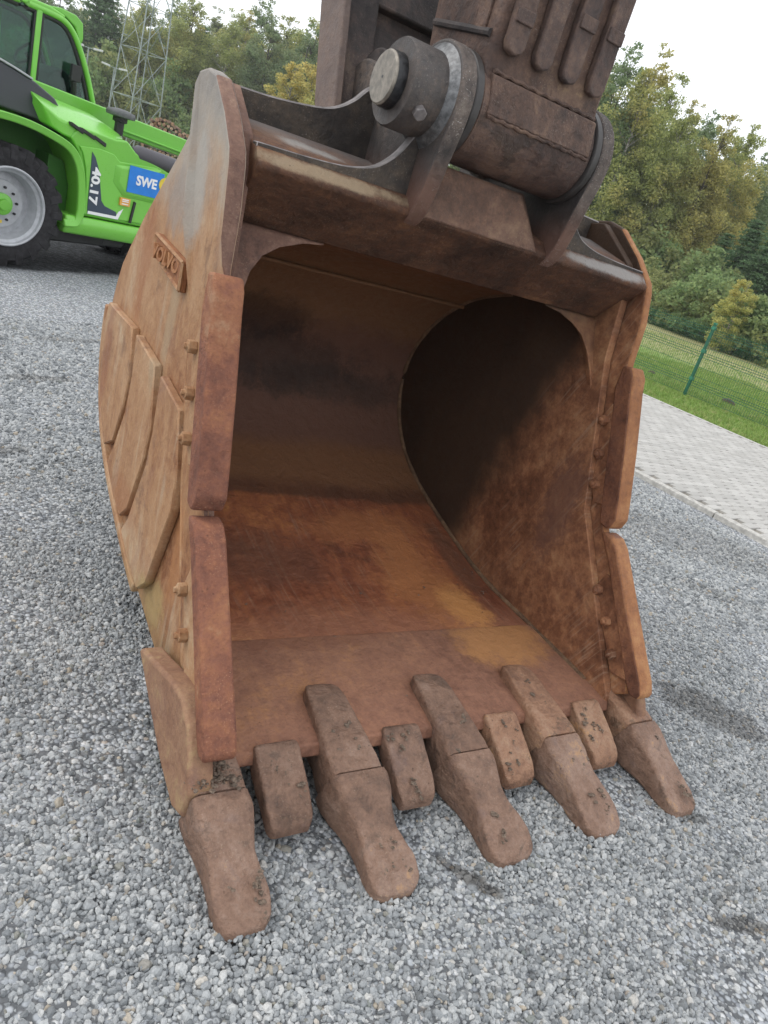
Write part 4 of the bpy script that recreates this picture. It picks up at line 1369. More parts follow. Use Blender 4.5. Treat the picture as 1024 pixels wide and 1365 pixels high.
def wheel(s, off, side):
    w = link("wheel", None, tele)
    w.location = (s, off, 0.625)
    r0, wd = 0.625, 0.40
    d = 1 if side > 0 else -1                      # outer face looks to -y when side > 0
    m = MB()
    m.lathe([(0.405, -wd * .44), (0.47, -wd * .50), (0.56, -wd * .49), (0.585, -wd * .42), (0.585, wd * .42), (0.56, wd * .49), (0.47, wd * .5), (0.405, wd * .44)], axis='y', n=56, closed=True)
    # chevron lugs, alternating from both shoulders
    nl = 20
    for k in range(nl):
        for sd in (-1, 1):
            a0 = 2 * math.pi * (k + (0.5 if sd > 0 else 0)) / nl
            ring = []
            for (da, t, rr, hwid) in ((0.0, sd * wd * .515, 0.535, 0.052), (0.0, sd * wd * .47, r0, 0.050), (0.12, sd * wd * .22, r0, 0.045), (0.22, -sd * 0.01, r0, 0.040)):
                a = a0 + da
                pa, pb = a - hwid / r0, a + hwid / r0
                lo = rr - 0.055
                ring.append([(lo * math.cos(pa), t, lo * math.sin(pa)), (rr * math.cos(pa * .8 + a * .2), t, rr * math.sin(pa * .8 + a * .2)), (rr * math.cos(pb * .8 + a * .2), t, rr * math.sin(pb * .8 + a * .2)), (lo * math.cos(pb), t, lo * math.sin(pb))])
            m.loft(ring)
    m.build("tyre", M_TYRE, w, smooth=35)
    q = -wd / 2 * d
    m = MB()
    m.lathe([(0.410, q * .86), (0.410, q * .98), (0.398, q * 1.02), (0.385, q * .98), (0.378, q * .80), (0.350, q * .70), (0.338, q * .20), (0.325, q * -.05), (0.25, q * .02), (0.245, q * .10), (0.10, q * .12), (0.09, q * .02), (0.06, q * .02)], axis='y', n=56, cap=False)
    rim = m.build("rim", M_RIM, w, smooth=40)
    m = MB()
    m.lathe([(0.115, q * .10), (0.112, q * .34), (0.095, q * .40), (0.060, q * .41), (0.052, q * .52), (0.02, q * .53)], axis='y', n=28)
    m.build("hub", M_GREEN, w, smooth=40)
    for k in range(10):
        a = 2 * math.pi * k / 10 + .15
        m = MB()
        m.lathe([(0.014, q * .10), (0.014, q * .24), (0.008, q * .26)], (0.175 * math.cos(a), 0, 0.175 * math.sin(a)), 'y', 6)
        m.build("wheel_nut", M_BLACKP, rim)
    m = MB()
    m.box(-0.03, 0.03, min(q * .12, q * .15), max(q * .12, q * .15), -0.20, -0.17)
    m.build("sticker", M_YELLOW, rim)
    return w


w0 = wheel(-0.215, 0.205, 1)
w1 = wheel(2.60, 0.205, 1)
w2 = wheel(-0.215, 2.00, -1)
w3 = wheel(2.60, 2.00, -1)

# rear fender: rolled outer lip and the wheel well behind it
FO = spline([(-1.05, 1.05), (-0.92, 1.36), (-0.72, 1.50), (-0.40, 1.535), (-0.10, 1.525), (0.18, 1.475), (0.40, 1.405), (0.52, 1.30), (0.60, 1.14), (0.645, 0.90), (0.655, 0.68), (0.60, 0.56), (0.44, 0.535)], 6)
FI = offset(FO, 0.075)
m = MB()
m.loft([[(p[0], -0.02, p[1]), (p[0], 0.04, p[1] + 0.0), (q[0], 0.05, q[1]), (q[0], 0.005, q[1])] for p, q in zip(FO, FI)])
m.build("fender_lip", M_GREEN2, tele, bevel=0.012, seg=3, smooth=50)
m = MB()
m.loft([[(p[0], 0.03, p[1]), (p[0], 0.56, p[1]), (q[0], 0.56, q[1]), (q[0], 0.03, q[1])] for p, q in zip(FO, offset(FO, 0.02))])
m.build("fender", M_GREEN, tele, smooth=50)
m = MB()
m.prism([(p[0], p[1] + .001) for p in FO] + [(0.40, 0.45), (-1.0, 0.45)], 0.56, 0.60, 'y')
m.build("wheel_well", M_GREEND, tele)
m = MB()
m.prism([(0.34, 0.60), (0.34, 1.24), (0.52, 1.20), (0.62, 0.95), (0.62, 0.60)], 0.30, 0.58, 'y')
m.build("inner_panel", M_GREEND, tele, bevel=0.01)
# chassis, axle
m = MB()
m.box(-1.2, 3.4, 0.75, 1.45, 0.50, 0.95)
m.tube([(-0.215, 0.25, 0.625), (-0.215, 1.95, 0.625)], 0.11, 14)
m.tube([(2.60, 0.25, 0.625), (2.60, 1.95, 0.625)], 0.11, 14)
m.build("chassis", M_BLACKP, tele, bevel=0.02)
m = MB()
m.prism([(0.45, 0.30), (0.55, 0.50), (1.55, 0.50), (1.45, 0.34)], 0.30, 0.95, 'y')
m.build("belly_tank", M_BLACKP, tele, bevel=0.02)
m = MB()
m.tube([(1.05, 0.12, 0.50), (1.05, 0.12, 0.40)], 0.008, 6)
m.build("drain_pipe", M_BLACKP, tele)
# sill
m = MB()
m.loft([[(s, 0.03, 0.665), (s, 0.0, 0.60), (s, 0.01, 0.52), (s, 0.05, 0.455), (s, 0.70, 0.455), (s, 0.70, 0.665)] for s in (0.46, 0.60, 1.4, 2.02)])
m.build("sill", M_GREEN2, tele, bevel=0.025, seg=3)
# engine pod: lower flank, upper bonnet
m = MB()
m.prism([(0.675, 0.675), (0.660, 0.98), (0.62, 1.20), (0.545, 1.36), (0.44, 1.47), (0.50, 1.56), (0.60, 1.60), (1.00, 1.58), (1.16, 1.60), (1.30, 1.50), (1.95, 1.35), (2.05, 1.20), (2.02, 0.675)], 0.085, 0.80, 'y')
pod = m.build("engine_pod", M_GREEN, tele, bevel=0.02, seg=3)
m = MB()                                             # door panel standing proud of the pod, shut line round it
m.prism([(0.70, 0.70), (0.688, 1.00), (0.655, 1.20), (0.60, 1.34), (0.545, 1.41), (0.80, 1.44), (1.00, 1.42), (1.08, 1.36), (1.62, 1.40), (1.80, 1.30), (1.84, 0.72)], 0.064, 0.088, 'y')
m.build("side_door", M_GREEN2, tele, bevel=0.010, seg=3)
m = MB()                                             # swelling on the door
m.loft([[(1.02, 0.066, 1.32), (1.68, 0.066, 1.40), (1.72, 0.066, 0.98), (1.18, 0.066, 0.98), (1.02, 0.066, 1.12)],
        [(1.10, 0.03, 1.30), (1.62, 0.03, 1.36), (1.66, 0.03, 1.03), (1.20, 0.03, 1.03), (1.09, 0.03, 1.14)]])
m.build("door_swelling", M_GREEN2, tele, bevel=0.012, seg=3)
# bonnet: sloping top skin up to the boom
m = MB()
m.loft([[(0.10, 0.16, 1.72), (0.05, 0.30, 1.80), (0.02, 0.74, 1.84), (0.02, 0.74, 1.60), (0.24, 0.16, 1.52)],
        [(0.30, 0.12, 1.62), (0.32, 0.32, 1.76), (0.32, 0.74, 1.83), (0.32, 0.74, 1.55), (0.36, 0.11, 1.47)],
        [(0.62, 0.10, 1.56), (0.66, 0.34, 1.72), (0.66, 0.74, 1.80), (0.66, 0.74, 1.5), (0.60, 0.095, 1.44)],
        [(1.02, 0.10, 1.56), (1.04, 0.36, 1.70), (1.04, 0.74, 1.77), (1.04, 0.74, 1.5), (1.02, 0.095, 1.44)],
        [(1.26, 0.14, 1.50), (1.28, 0.42, 1.64), (1.30, 0.74, 1.70), (1.30, 0.74, 1.4), (1.24, 0.11, 1.42)]])
bon = m.build("bonnet", M_GREEN2, tele, bevel=0.02, seg=3, smooth=50)
m = MB()
for (s, z, w_) in ((0.42, 1.625, .15), (0.55, 1.60, .17), (0.72, 1.56, .15)):
    m.prism([(s, z), (s + w_, z - .05), (s + w_, z - .09), (s, z - .035)], 0.06, 0.135, 'y')
m.build("louvre", M_BLACKP, bon, bevel=0.004)
# dark stripe with the model figures
m = MB()
m.prism([(0.705, 1.385), (0.755, 1.335), (0.825, 1.20), (0.905, 0.885), (0.955, 0.835), (1.12, 0.795), (1.155, 0.715), (0.745, 0.715), (0.735, 0.80)], 0.058, 0.0635, 'y')
st = m.build("stripe", M_STRIPE, tele)
m = MB()
m.prism([(0.745, 0.712), (1.160, 0.712), (1.215, 0.845), (1.155, 0.80), (1.125, 0.745), (0.747, 0.745)], 0.0575, 0.0575 + .006, 'y')
m.build("stripe_edge", M_WHITE, st)
me = text_mesh("40.17", 0.185, 0.002, M_WHITE, "lettering")
o = link("lettering", me, st)
o.matrix_local = Matrix.Translation((0.785, 0.0545, 1.03)) @ Matrix(((0, 1, 0, 0), (0, 0, -1, 0), (-1, 0, 0, 0), (0, 0, 0, 1))) @ Matrix.Diagonal((0.98, 0.80, 1, 1))
# blue sticker and its letters
m = MB()
m.prism([(1.195, 1.055), (1.70, 1.055), (1.70, 1.355), (1.195, 1.355)], 0.018, 0.024, 'y')
sk = m.build("dealer_sticker", M_BLUE, tele)
me = text_mesh("SWE", 0.150, 0.002, M_WHITE, "lettering")
o = link("lettering", me, sk)
o.matrix_local = Matrix.Translation((1.455, 0.0155, 1.205)) @ Matrix(((1, 0, 0, 0), (0, 0, -1, 0), (0, 1, 0, 0), (0, 0, 0, 1)))
m = MB()
m.lathe([(0.085, 0.0), (0.085, 0.006)], (1.72, 0.011, 1.23), 'y', 24)
m.build("emblem", M_YELLOW, sk)
m = MB()
m.box(1.145, 1.285, 0.040, 0.064, 0.885, 0.975)
m.build("warning_sticker", M_ORANGE, tele)
m = MB()
for dz in (0, 0.03, .05):
    m.box(1.17, 1.26, 0.037, 0.0405, 0.90 + dz, 0.912 + dz)
m.build("sticker_print", M_WHITE, tele)
m = MB()
m.prism([(1.315, 0.70), (1.345, 0.70), (1.375, 0.95), (1.345, 0.96)], 0.04, 0.066, 'y')
m.build("door_latch", M_BLACKP, tele, bevel=0.005)
# exhaust silencer lying on the pod
m = MB()
m.tube([(1.28, 0.16, 1.505), (1.36, 0.16, 1.50), (1.80, 0.16, 1.475), (2.10, 0.16, 1.46)], [0.05, 0.092, 0.098, 0.09], 22)
m.build("exhaust_silencer", M_PIPE, tele, smooth=50)
# air intake mushroom
m = MB()
m.lathe([(0.055, -0.24), (0.055, -0.10), (0.085, -0.09), (0.085, -0.04), (0.06, -0.035)], (1.31, 0.50, 1.87), 'z', 20)
cap_st = m.build("intake_stem", M_BLACKP, tele)
m = MB()
m.lathe([(0.06, -0.045), (0.165, -0.035), (0.175, -0.005), (0.155, 0.03), (0.06, 0.05), (0.0, 0.052)], (1.31, 0.50, 1.87), 'z', 28)
m.build("intake_cap", simple("grey_plastic", (0.10, 0.105, 0.105), 0.6), cap_st, smooth=50)
# boom along the middle with a welded rail
m = MB()
m.prism([(-0.40, 1.66), (0.10, 1.70), (4.4, 1.52), (4.4, 1.74), (0.26, 1.935), (-0.40, 1.96)], 0.84, 1.16, 'y')
bm_ = m.build("boom", M_GREEN, tele, bevel=0.015, seg=2)
m = MB()
m.prism([(1.5, 1.715), (4.4, 1.578), (4.4, 1.555), (1.5, 1.692)], 0.80, 0.845, 'y')
m.build("boom_rail", M_GREEN2, bm_, bevel=0.005)
# charcoal counterweight cover over the boom foot
m = MB()
m.prism([(-1.35, 2.05), (-0.45, 2.02), (-0.13, 1.955), (0.10, 1.90), (0.34, 1.80), (0.47, 1.66), (0.56, 1.52), (0.62, 1.42), (0.42, 1.46), (0.15, 1.545), (-0.30, 1.565), (-1.35, 1.50)], 0.30, 0.78, 'y')
m.build("boom_foot_cover", M_CHAR, tele, bevel=0.02, seg=3)
m = MB()
m.prism([(-1.35, 2.068), (-0.45, 2.038), (-0.13, 1.972), (0.06, 1.925), (0.06, 1.905), (-0.13, 1.952), (-0.45, 2.018), (-1.35, 2.048)], 0.28, 0.80, 'y')
m.build("cover_trim", M_RIM, tele, bevel=0.004)

# cab on the far side
cab = link("cab", None, tele)
CY0, CY1 = 1.20, 2.05


def tubes(paths, r, name, mat, par):
    m = MB()
    for p in paths:
        m.tube(p, r, 8)
    return m.build(name, mat, par, smooth=50)


side_frame = [(0.585, 1.86), (0.575, 2.66)]
arcf = spline([(-0.80, 1.86), (-0.86, 2.30), (-0.74, 2.60), (-0.5, 2.655), (0.10, 2.665), (0.64, 2.665), (0.88, 2.645), (1.02, 2.56), (1.14, 2.40), (1.24, 2.22), (1.33, 2.03), (1.40, 1.86)], 5)
for yy in (CY0, CY1):
    tubes([[(s, yy, z) for s, z in arcf]], 0.036, "window_frame", M_GREEN2, cab)
    m = MB()
    m.box(0.545, 0.612, yy - .03, yy + .03, 1.84, 2.65)
    m.build("pillar", M_GREEN2, cab, bevel=0.01)
inner_f = [(s * 0.985 + .0, z) for s, z in offset(arcf, 0.045)]
for yy in (CY0 + .012, CY1 - .012):
    tubes([[(s, yy, z) for s, z in inner_f]], 0.026, "window_seal", M_BLACKP, cab)
    m = MB()
    m.prism(arcf, yy - 0.004, yy + 0.004, 'y')
    m.build("side_window", M_GLASS, cab, smooth=0)
m = MB()
m.box(0.520, 0.545, CY0 - .02, CY0 + .02, 1.84, 2.62)
m.box(0.612, 0.640, CY0 - .02, CY0 + .02, 1.84, 2.62)
m.build("window_seal", M_BLACKP, cab)
# windscreen and rear screen follow the frame
fr = [p for p in arcf if p[0] > 0.9]
m = MB()
m.add([(s, y, z) for (s, z) in fr for y in (CY0, CY1)], [(2 * k, 2 * k + 1, 2 * k + 3, 2 * k + 2) for k in range(len(fr) - 1)])
m.build("windscreen", M_GLASS, cab)
m = MB()
m.prism([(-0.80, 2.655), (-0.66, 2.72), (0.70, 2.735), (0.90, 2.70), (0.88, 2.655)], CY0 - .02, CY1 + .02, 'y')
m.build("roof", M_GREEN2, cab, bevel=0.02, seg=3)
m = MB()
m.prism([(0.70, 2.735), (0.86, 2.765), (1.05, 2.755), (1.15, 2.70), (1.175, 2.54), (1.155, 2.47), (1.11, 2.52), (1.05, 2.63), (0.92, 2.69)], CY0 + .02, CY1 - .02, 'y')
m.build("roof_visor", M_GREEN, cab, bevel=0.015, seg=3)
m = MB()
m.prism([(-0.80, 1.25), (-0.84, 1.88), (1.40, 1.88), (1.45, 1.25)], CY0 + .01, CY1 - .01, 'y')
m.build("cab_body", M_GREEN, cab, bevel=0.02)
# inside: seat, console, wheel, far door frame
m = MB()
m.box(-0.30, 0.22, 1.40, 1.85, 1.88, 2.02)
m.prism([(-0.30, 2.0), (-0.18, 2.0), (-0.30, 2.52), (-0.42, 2.50)], 1.42, 1.83, 'y')
m.prism([(-0.36, 2.50), (-0.28, 2.51), (-0.31, 2.64), (-0.38, 2.63)], 1.52, 1.74, 'y')
m.build("driver_seat", M_SEAT, cab, bevel=0.03, seg=3)
m = MB()
m.prism([(0.80, 1.88), (0.86, 2.06), (1.02, 2.16), (1.26, 2.06), (1.32, 1.88)], 1.32, 1.95, 'y')
m.build("dashboard", M_BLACKP, cab, bevel=0.02)
m = MB()
ring = [(0.72 + 0.16 * math.cos(a) * .55, 1.62 + 0.18 * math.sin(a), 2.20 + 0.16 * math.cos(a) * .8) for a in np.linspace(0, 2 * math.pi, 25)]
m.tube(ring, 0.016, 8)
m.tube([(0.95, 1.62, 2.0), (0.72, 1.62, 2.20)], 0.03, 8)
m.build("steering_wheel", M_BLACKP, cab)
m = MB()
m.box(1.00, 1.13, CY0 - 0.10, CY0 - 0.05, 2.06, 2.24)
m.tube([(1.06, CY0 - .07, 2.06), (1.10, CY0 - .03, 1.90)], 0.035, 8)
m.tube([(1.0, CY0 - .07, 2.1), (1.16, CY0 + .02, 1.88)], 0.018, 8)
m.build("mirror", M_BLACKP, cab, bevel=0.015)
m = MB()
m.box(-0.62, 0.42, CY1 - .10, CY1 - .06, 1.9, 2.18)
m.build("white_board", M_WHITE, cab)

# ------------------------------------------------------------------ fence beyond the road
M_FENCE = simple("green_fence_paint", (0.012, 0.11, 0.06), 0.45, nscale=20, var=0.25)
M_FCAP = simple("green_cap", (0.03, 0.19, 0.11), 0.5, nscale=20, var=0.2)
FP = Vector((12.52, 9.18, 0))
fdir = Vector((-0.13, 1, 0)).normalized()
SP = 2.52
fence = thing("mesh_fence", "green welded wire mesh fence on slim posts beyond the paved road", "fence", (FP.x, FP.y, 0.0), math.atan2(fdir.y, fdir.x))
# local x runs along the fence
post_proto = None
for k in range(-5, 9):
    if post_proto is None:
        m = MB()
        m.box(-0.030, 0.030, -0.030, 0.030, -0.3, 1.56)
        post_proto = p = m.build("post", M_FENCE, fence, bevel=0.006)
        m = MB()
        m.box(-0.034, 0.034, -0.034, 0.034, 1.555, 1.585)
        for zc in (1.44, 0.95, 0.35):
            m.box(-0.042, 0.042, -0.050, 0.036, zc, zc + 0.07)
        m.build("clamp", M_FCAP, p, bevel=0.004)
    else:
        p = copy_tree(post_proto)
        p.parent = fence
    p.location = (k * SP, 0, 0)
wire = MB()


def vz():
    """vertical wire outline with the stiffening folds"""
    out = [(0.0, 0.05)]
    for zf in (0.30, 0.90, 1.40):
        out += [(0.0, zf - .05), (0.028, zf), (0.0, zf + .05)]
    return out + [(0.0, 1.53)]


prof = vz()
for i in range(1, 50):
    x = i * SP / 50
    wire.tube([(x, -0.03 - d, z) for d, z in prof], 0.0036, 4, cap=False)
for z in [0.05] + [0.05 + 0.2 * j for j in range(1, 8)]:
    d = float(np.interp(z, [p[1] for p in prof], [p[0] for p in prof]))
    wire.tube([(0.02, -0.033 - d, z), (SP - .02, -0.033 - d, z)], 0.004, 4, cap=False)
for zf in (0.30, 0.90, 1.40):
    for dz, dd in ((-.05, 0), (0, .028), (.05, 0)):
        wire.tube([(0.02, -0.035 - dd, zf + dz), (SP - .02, -0.035 - dd, zf + dz)], 0.0055, 4, cap=False)
wp0 = None
for k in range(-5, 8):
    if wp0 is None:
        wp0 = o = wire.build("wire_panel", M_FENCE, fence, smooth=60, recalc=False)
    else:
        o = wp0.copy()
        COL.objects.link(o)
    o.location = (k * SP, 0, 0)


# ------------------------------------------------------------------ trees
def leaf_mat(name, a, b, autumn, amt, dark=(0.06, 0.085, 0.04)):
    t = NT(name)
    geo = t.n.new("ShaderNodeNewGeometry")
    r = geo.outputs['Random Per Island']
    oi = t.rand()
    pos = t.pos()
    c = t.mix(r, a, b)
    n = t.noise(pos, 0.28, 5, 0.6)
    m_ = t.math('ADD', t.math('MULTIPLY', n, 1.0), t.math('MULTIPLY', t.math('SUBTRACT', oi, 0.5), 0.30))
    c = t.mix(t.math('MULTIPLY', t.range(m_, 0.44, 0.64), amt), c, t.mix(t.math('FRACT', t.math('MULTIPLY', r, 7.3)), autumn, tuple(x * 0.62 for x in autumn)))
    c = t.mix(t.range(t.math('FRACT', t.math('MULTIPLY', r, 13.7)), 0.55, 1.0, 0, 0.6), c, dark)
    d = t.n.new("ShaderNodeBsdfDiffuse")
    tl = t.n.new("ShaderNodeBsdfTranslucent")
    t.l.new(c, d.inputs[0])
    t.l.new(c, tl.inputs[0])
    mx = t.n.new("ShaderNodeAddShader")
    t.l.new(d.outputs[0], mx.inputs[0])
    t.l.new(tl.outputs[0], mx.inputs[1])
    t.l.new(mx.outputs[0], t.out.inputs['Surface'])
    return t.m


M_BARK = simple("bark", (0.10, 0.085, 0.07), 0.9, nscale=12, var=0.5, bump=0.8)
M_BIRCHBARK = simple("pale_bark", (0.34, 0.32, 0.29), 0.85, nscale=6, var=0.6, bump=0.5)
M_LEAF = {
    'birch': leaf_mat("birch_leaves", (0.155, 0.182, 0.070), (0.255, 0.265, 0.105), (0.36, 0.285, 0.105), 0.55),
    'aspen': leaf_mat("aspen_leaves", (0.097, 0.135, 0.072), (0.155, 0.196, 0.099), (0.221, 0.193, 0.094), 0.4),
    'gold': leaf_mat("gold_leaves", (0.22, 0.235, 0.085), (0.34, 0.315, 0.115), (0.42, 0.30, 0.10), 0.45),
    'pine': leaf_mat("pine_needles", (0.055, 0.095, 0.050), (0.095, 0.145, 0.072), (0.11, 0.15, 0.07), 0.5, (0.03, 0.05, 0.026)),
    'bush': leaf_mat("bush_leaves", (0.099, 0.149, 0.069), (0.163, 0.207, 0.088), (0.248, 0.214, 0.086), 0.5),
}


def foliage(clumps, per, size, flat_=0.6, seed=0):
    """clumps: (x,y,z,r); many small leaf quads spread through each"""
    R = np.random.default_rng(seed)
    C = np.array(clumps)
    w = C[:, 3] ** 2
    n = per
    idx = R.choice(len(C), n, p=w / w.sum())
    d = R.normal(0, 1, (n, 3))
    d /= np.linalg.norm(d, axis=1)[:, None]
    rad = R.uniform(0, 1, n) ** 0.45
    P = C[idx, :3] + d * (rad * C[idx, 3])[:, None] * np.array([1, 1, flat_])
    a = R.normal(0, 1, (n, 3))
    a /= np.linalg.norm(a, axis=1)[:, None]
    b = np.cross(a, R.normal(0, 1, (n, 3)))
    b /= np.linalg.norm(b, axis=1)[:, None]
    s = size * R.uniform(0.6, 1.4, n)[:, None]
    V = np.stack([P - a * s * .7, P + b * s * .42, P + a * s * .7, P - b * s * .42], 1).reshape(-1, 3)
    me = bpy.data.meshes.new("crown")
    me.vertices.add(4 * n)
    me.vertices.foreach_set("co", V.astype(np.float32).ravel())
    me.loops.add(4 * n)
    me.loops.foreach_set("vertex_index", np.arange(4 * n, dtype=np.int32))
    me.polygons.add(n)
    me.polygons.foreach_set("loop_start", np.arange(0, 4 * n, 4, dtype=np.int32))
    me.update(calc_edges=True)
    return me


def tree_proto(kind, h, seed, leaves, leafsize):
    R = random.Random(seed)
    tr = MB()
    cl = []
    lean = R.uniform(-.03, .03)
    tr.tube([(lean * h * t * t, 0.02 * h * math.sin(3 * t + seed), h * t) for t in np.linspace(0, .95, 8)], [max(0.02, h * 0.011 * (1 - t) ** .8 + .015) for t in np.linspace(0, .95, 8)], 7)
    if kind == 'pine':
        z = h * 0.12
        while z < h * .99:
            t = z / h
            rr = h * 0.19 * (1 - t) ** .75 + 0.25
            nb = 7
            for k in range(nb):
                a = 2 * math.pi * k / nb + R.uniform(-.4, .4) + z
                L = rr * R.uniform(.45, 1.25)
                for q in (0.35, 0.7, 1.0):
                    cl.append((math.cos(a) * L * q, math.sin(a) * L * q, z - 0.12 * L * q + R.uniform(-.1, .1), 0.26 * rr * R.uniform(.6, 1.3) + .25))
                tr.tube([(0, 0, z), (math.cos(a) * L, math.sin(a) * L, z - 0.1 * L)], [0.03, 0.012], 4)
            z += h * R.uniform(.022, .045)
    else:
        wdt = {'birch': 0.155, 'aspen': 0.19, 'gold': 0.17, 'bush': 0.55}[kind]
        z0 = {'birch': 0.14, 'aspen': 0.10, 'gold': 0.08, 'bush': 0.03}[kind]
        nl = {'birch': 46, 'aspen': 52, 'gold': 40, 'bush': 22}[kind]
        for k in range(nl):
            t = z0 + (0.97 - z0) * ((k + R.random()) / nl)
            u = (t - z0) / (1 - z0)
            env = math.sin(math.pi * min(1, u * .80 + .16)) ** .8 * wdt * h
            a = k * 2.399 + R.uniform(-.5, .5)
            L = env * R.uniform(.55, 1.15)
            x, y, zz = math.cos(a) * L, math.sin(a) * L, h * t
            zb = max(0.1, zz - L * R.uniform(.5, .9))
            tr.tube([(0, 0, zb), (x * .55, y * .55, zz - L * .25), (x, y, zz)], [0.05 if kind != 'bush' else .02, 0.03 if kind != 'bush' else .015, 0.012], 4)
            r = h * R.uniform(.045, .075) * (1.0 if u < .8 else .62)
            if kind == 'bush':
                r = h * R.uniform(.13, .2)
            cl.append((x, y, zz, r))
            for _ in range(3):
                cl.append((x * R.uniform(.3, 1.05) + R.uniform(-1, 1) * r, y * R.uniform(.3, 1.05) + R.uniform(-1, 1) * r, zz + R.uniform(-1.1, .9) * r, r * R.uniform(.45, .8)))
        if kind in ('birch', 'aspen'):
            for k in range(16):                       # thin wisps at the very top
                a = R.uniform(0, 6.28)
                q = R.uniform(0, .05) * h
                x, y, z = math.cos(a) * q, math.sin(a) * q, h * R.uniform(.90, 1.06)
                tr.tube([(0, 0, h * .88), (x, y, z)], [0.025, 0.008], 4)
                cl.append((x, y, z, h * .018))
    trunk = tr.mesh("trunk", M_BIRCHBARK if kind in ('birch', 'gold') and seed % 2 else M_BARK, smooth=60)
    crown = foliage(cl, leaves, leafsize, 0.8 if kind != 'pine' else 0.4, seed)
    crown.materials.append(M_LEAF[kind])
    return trunk, crown


PROTO = {
    'birch': [tree_proto('birch', 18, s, 30000, 0.150) for s in (11, 12, 13)],
    'aspen': [tree_proto('aspen', 18, s, 32000, 0.155) for s in (21, 22, 24)],
    'gold': [tree_proto('gold', 12, s, 16000, 0.15) for s in (31, 33)],
    'pine': [tree_proto('pine', 14, s, 24000, 0.17) for s in (41, 42)],
    'bush': [tree_proto('bush', 3, s, 4200, 0.13) for s in (51, 52, 53)],
}
PH = {'birch': 18, 'aspen': 18, 'gold': 12, 'pine': 14, 'bush': 3}
NAMES = {'birch': 'birch_tree', 'aspen': 'aspen_tree', 'gold': 'young_birch', 'pine': 'pine_tree', 'bush': 'bush'}


def ground_z(x, y):
    return float(lawn_h(x, y)) if x > 10.5 else 0.0


def plant(kind, bearing, dist, h, label, cat, group=None, seed=0, wide=1.0):
    R = random.Random(seed * 31 + int(bearing * 10))
    a = math.radians(bearing)
    x, y = CAM.x + dist * math.sin(a), CAM.y + dist * math.cos(a)
    t = thing(NAMES[kind], label, cat, (x, y, ground_z(x, y) - 0.05), R.uniform(0, 6.28), group)
    s = h * (0.76 if 32 < bearing else (0.84 + 0.012 * max(0, bearing - 14))) / PH[kind] if kind != 'bush' else h / PH[kind]
    t.scale = (s * wide * R.uniform(.92, 1.08), s * wide * R.uniform(.92, 1.08), s)
    trk, crn = PROTO[kind][R.randrange(len(PROTO[kind]))]
    link("trunk", trk, t)
    link("crown", crn, t)
    return t


# wood on the right, beyond the lawn
G_R = "trees of the wood beyond the lawn"
RIGHT = [
    ('birch', 41.0, 60, 20.0), ('aspen', 42.6, 58, 19.5), ('birch', 44.2, 56, 19.0), ('birch', 45.9, 60, 18.6), ('birch', 47.4, 57, 16.6), ('aspen', 48.8, 63, 17.5),
    ('birch', 49.9, 58, 16.2), ('birch', 51.5, 60, 16.6), ('aspen', 52.9, 64, 15.5), ('birch', 54.3, 66, 15.5), ('birch', 56.0, 68, 15.0),
    ('birch', 58.0, 70, 15.5), ('aspen', 60.2, 70, 15.5), ('birch', 62.5, 70, 16), ('aspen', 65, 72, 16), ('birch', 38.5, 64, 20), ('aspen', 36.0, 68, 20), ('birch', 33.5, 74, 20),
    ('aspen', 44.9, 70, 20), ('birch', 47.9, 74, 19), ('aspen', 50.9, 76, 18.5), ('aspen', 53.9, 80, 18), ('aspen', 57.0, 82, 17.5),
]
for i, (k, b, d, h) in enumerate(RIGHT):
    nm = "tall olive green birch turning yellow in the wood beyond the lawn" if k == 'birch' else "tall dense grey green aspen in the wood beyond the lawn"
    plant(k, b, d, h, nm, "tree", "olive birches of the right hand wood" if k == 'birch' else "grey green aspens of the right hand wood", i)
for i, (b, d, h) in enumerate([(54.0, 52, 9.5), (55.4, 50, 9.0), (56.8, 51, 11.0), (58.6, 50, 10), (60.5, 52, 11), (52.6, 54, 8.0)]):
    plant('pine', b, d, h, "dark green pine standing in front of the birches beyond the lawn", "tree", "dark pines in front of the right hand wood", 60 + i, 1.35)
plant('gold', 54.9, 40, 4.6, "slender yellowing young birch in front of the dark pines beyond the fence", "tree", None, 80, 1.25)
for i, (b, d, h) in enumerate([(48.9, 50, 3.0), (50.0, 47, 2.4), (51.2, 46, 2.2), (52.3, 45, 3.0), (53.4, 44, 3.2), (55.9, 42, 2.8), (57.2, 41, 3.0), (58.6, 40, 3.0), (60.2, 40, 3.2), (47.4, 52, 3.6), (45.8, 54, 3.6), (49.5, 55, 4.5), (51.5, 54, 4.5), (53.0, 50, 4.2), (46.6, 56, 5), (48.2, 56, 5)]):
    plant('bush', b, d, h, "low bushy shrub at the foot of the wood beyond the lawn", "bush", "shrubs along the foot of the right hand wood", 90 + i, 1.15)

# forest edge on the left, beyond the yard
LEFT = []
b = 2.0
i = 0
while b < 31:
    kk = ('aspen', 'birch', 'pine', 'aspen', 'birch', 'birch', 'aspen')[i % 7]
    d = 128 - 1.0 * b + (i % 3) * 7
    h = (16.5 + 0.27 * b) if b < 18 else (21.4 - 0.18 * (b - 18))
    h *= 1.0 + 0.09 * math.sin(i * 2.3) + 0.05 * math.sin(i * 5.1)
    LEFT.append((kk, b, d, h))
    b += 0.85
    i += 1
for i, (k, b, d, h) in enumerate(LEFT):
    nm = {'birch': "tall olive birch in the forest edge far behind the yard", 'aspen': "tall grey green aspen in the forest edge far behind the yard", 'pine': "dark narrow conifer in the forest edge far behind the yard"}[k]
    plant(k, b, d, h if k != 'pine' else h * 1.02, nm, "tree", nm.replace("tall ", "").replace("dark narrow ", "") + "s"[:0], 200 + i, 1.22 if k != 'pine' else 1.25)
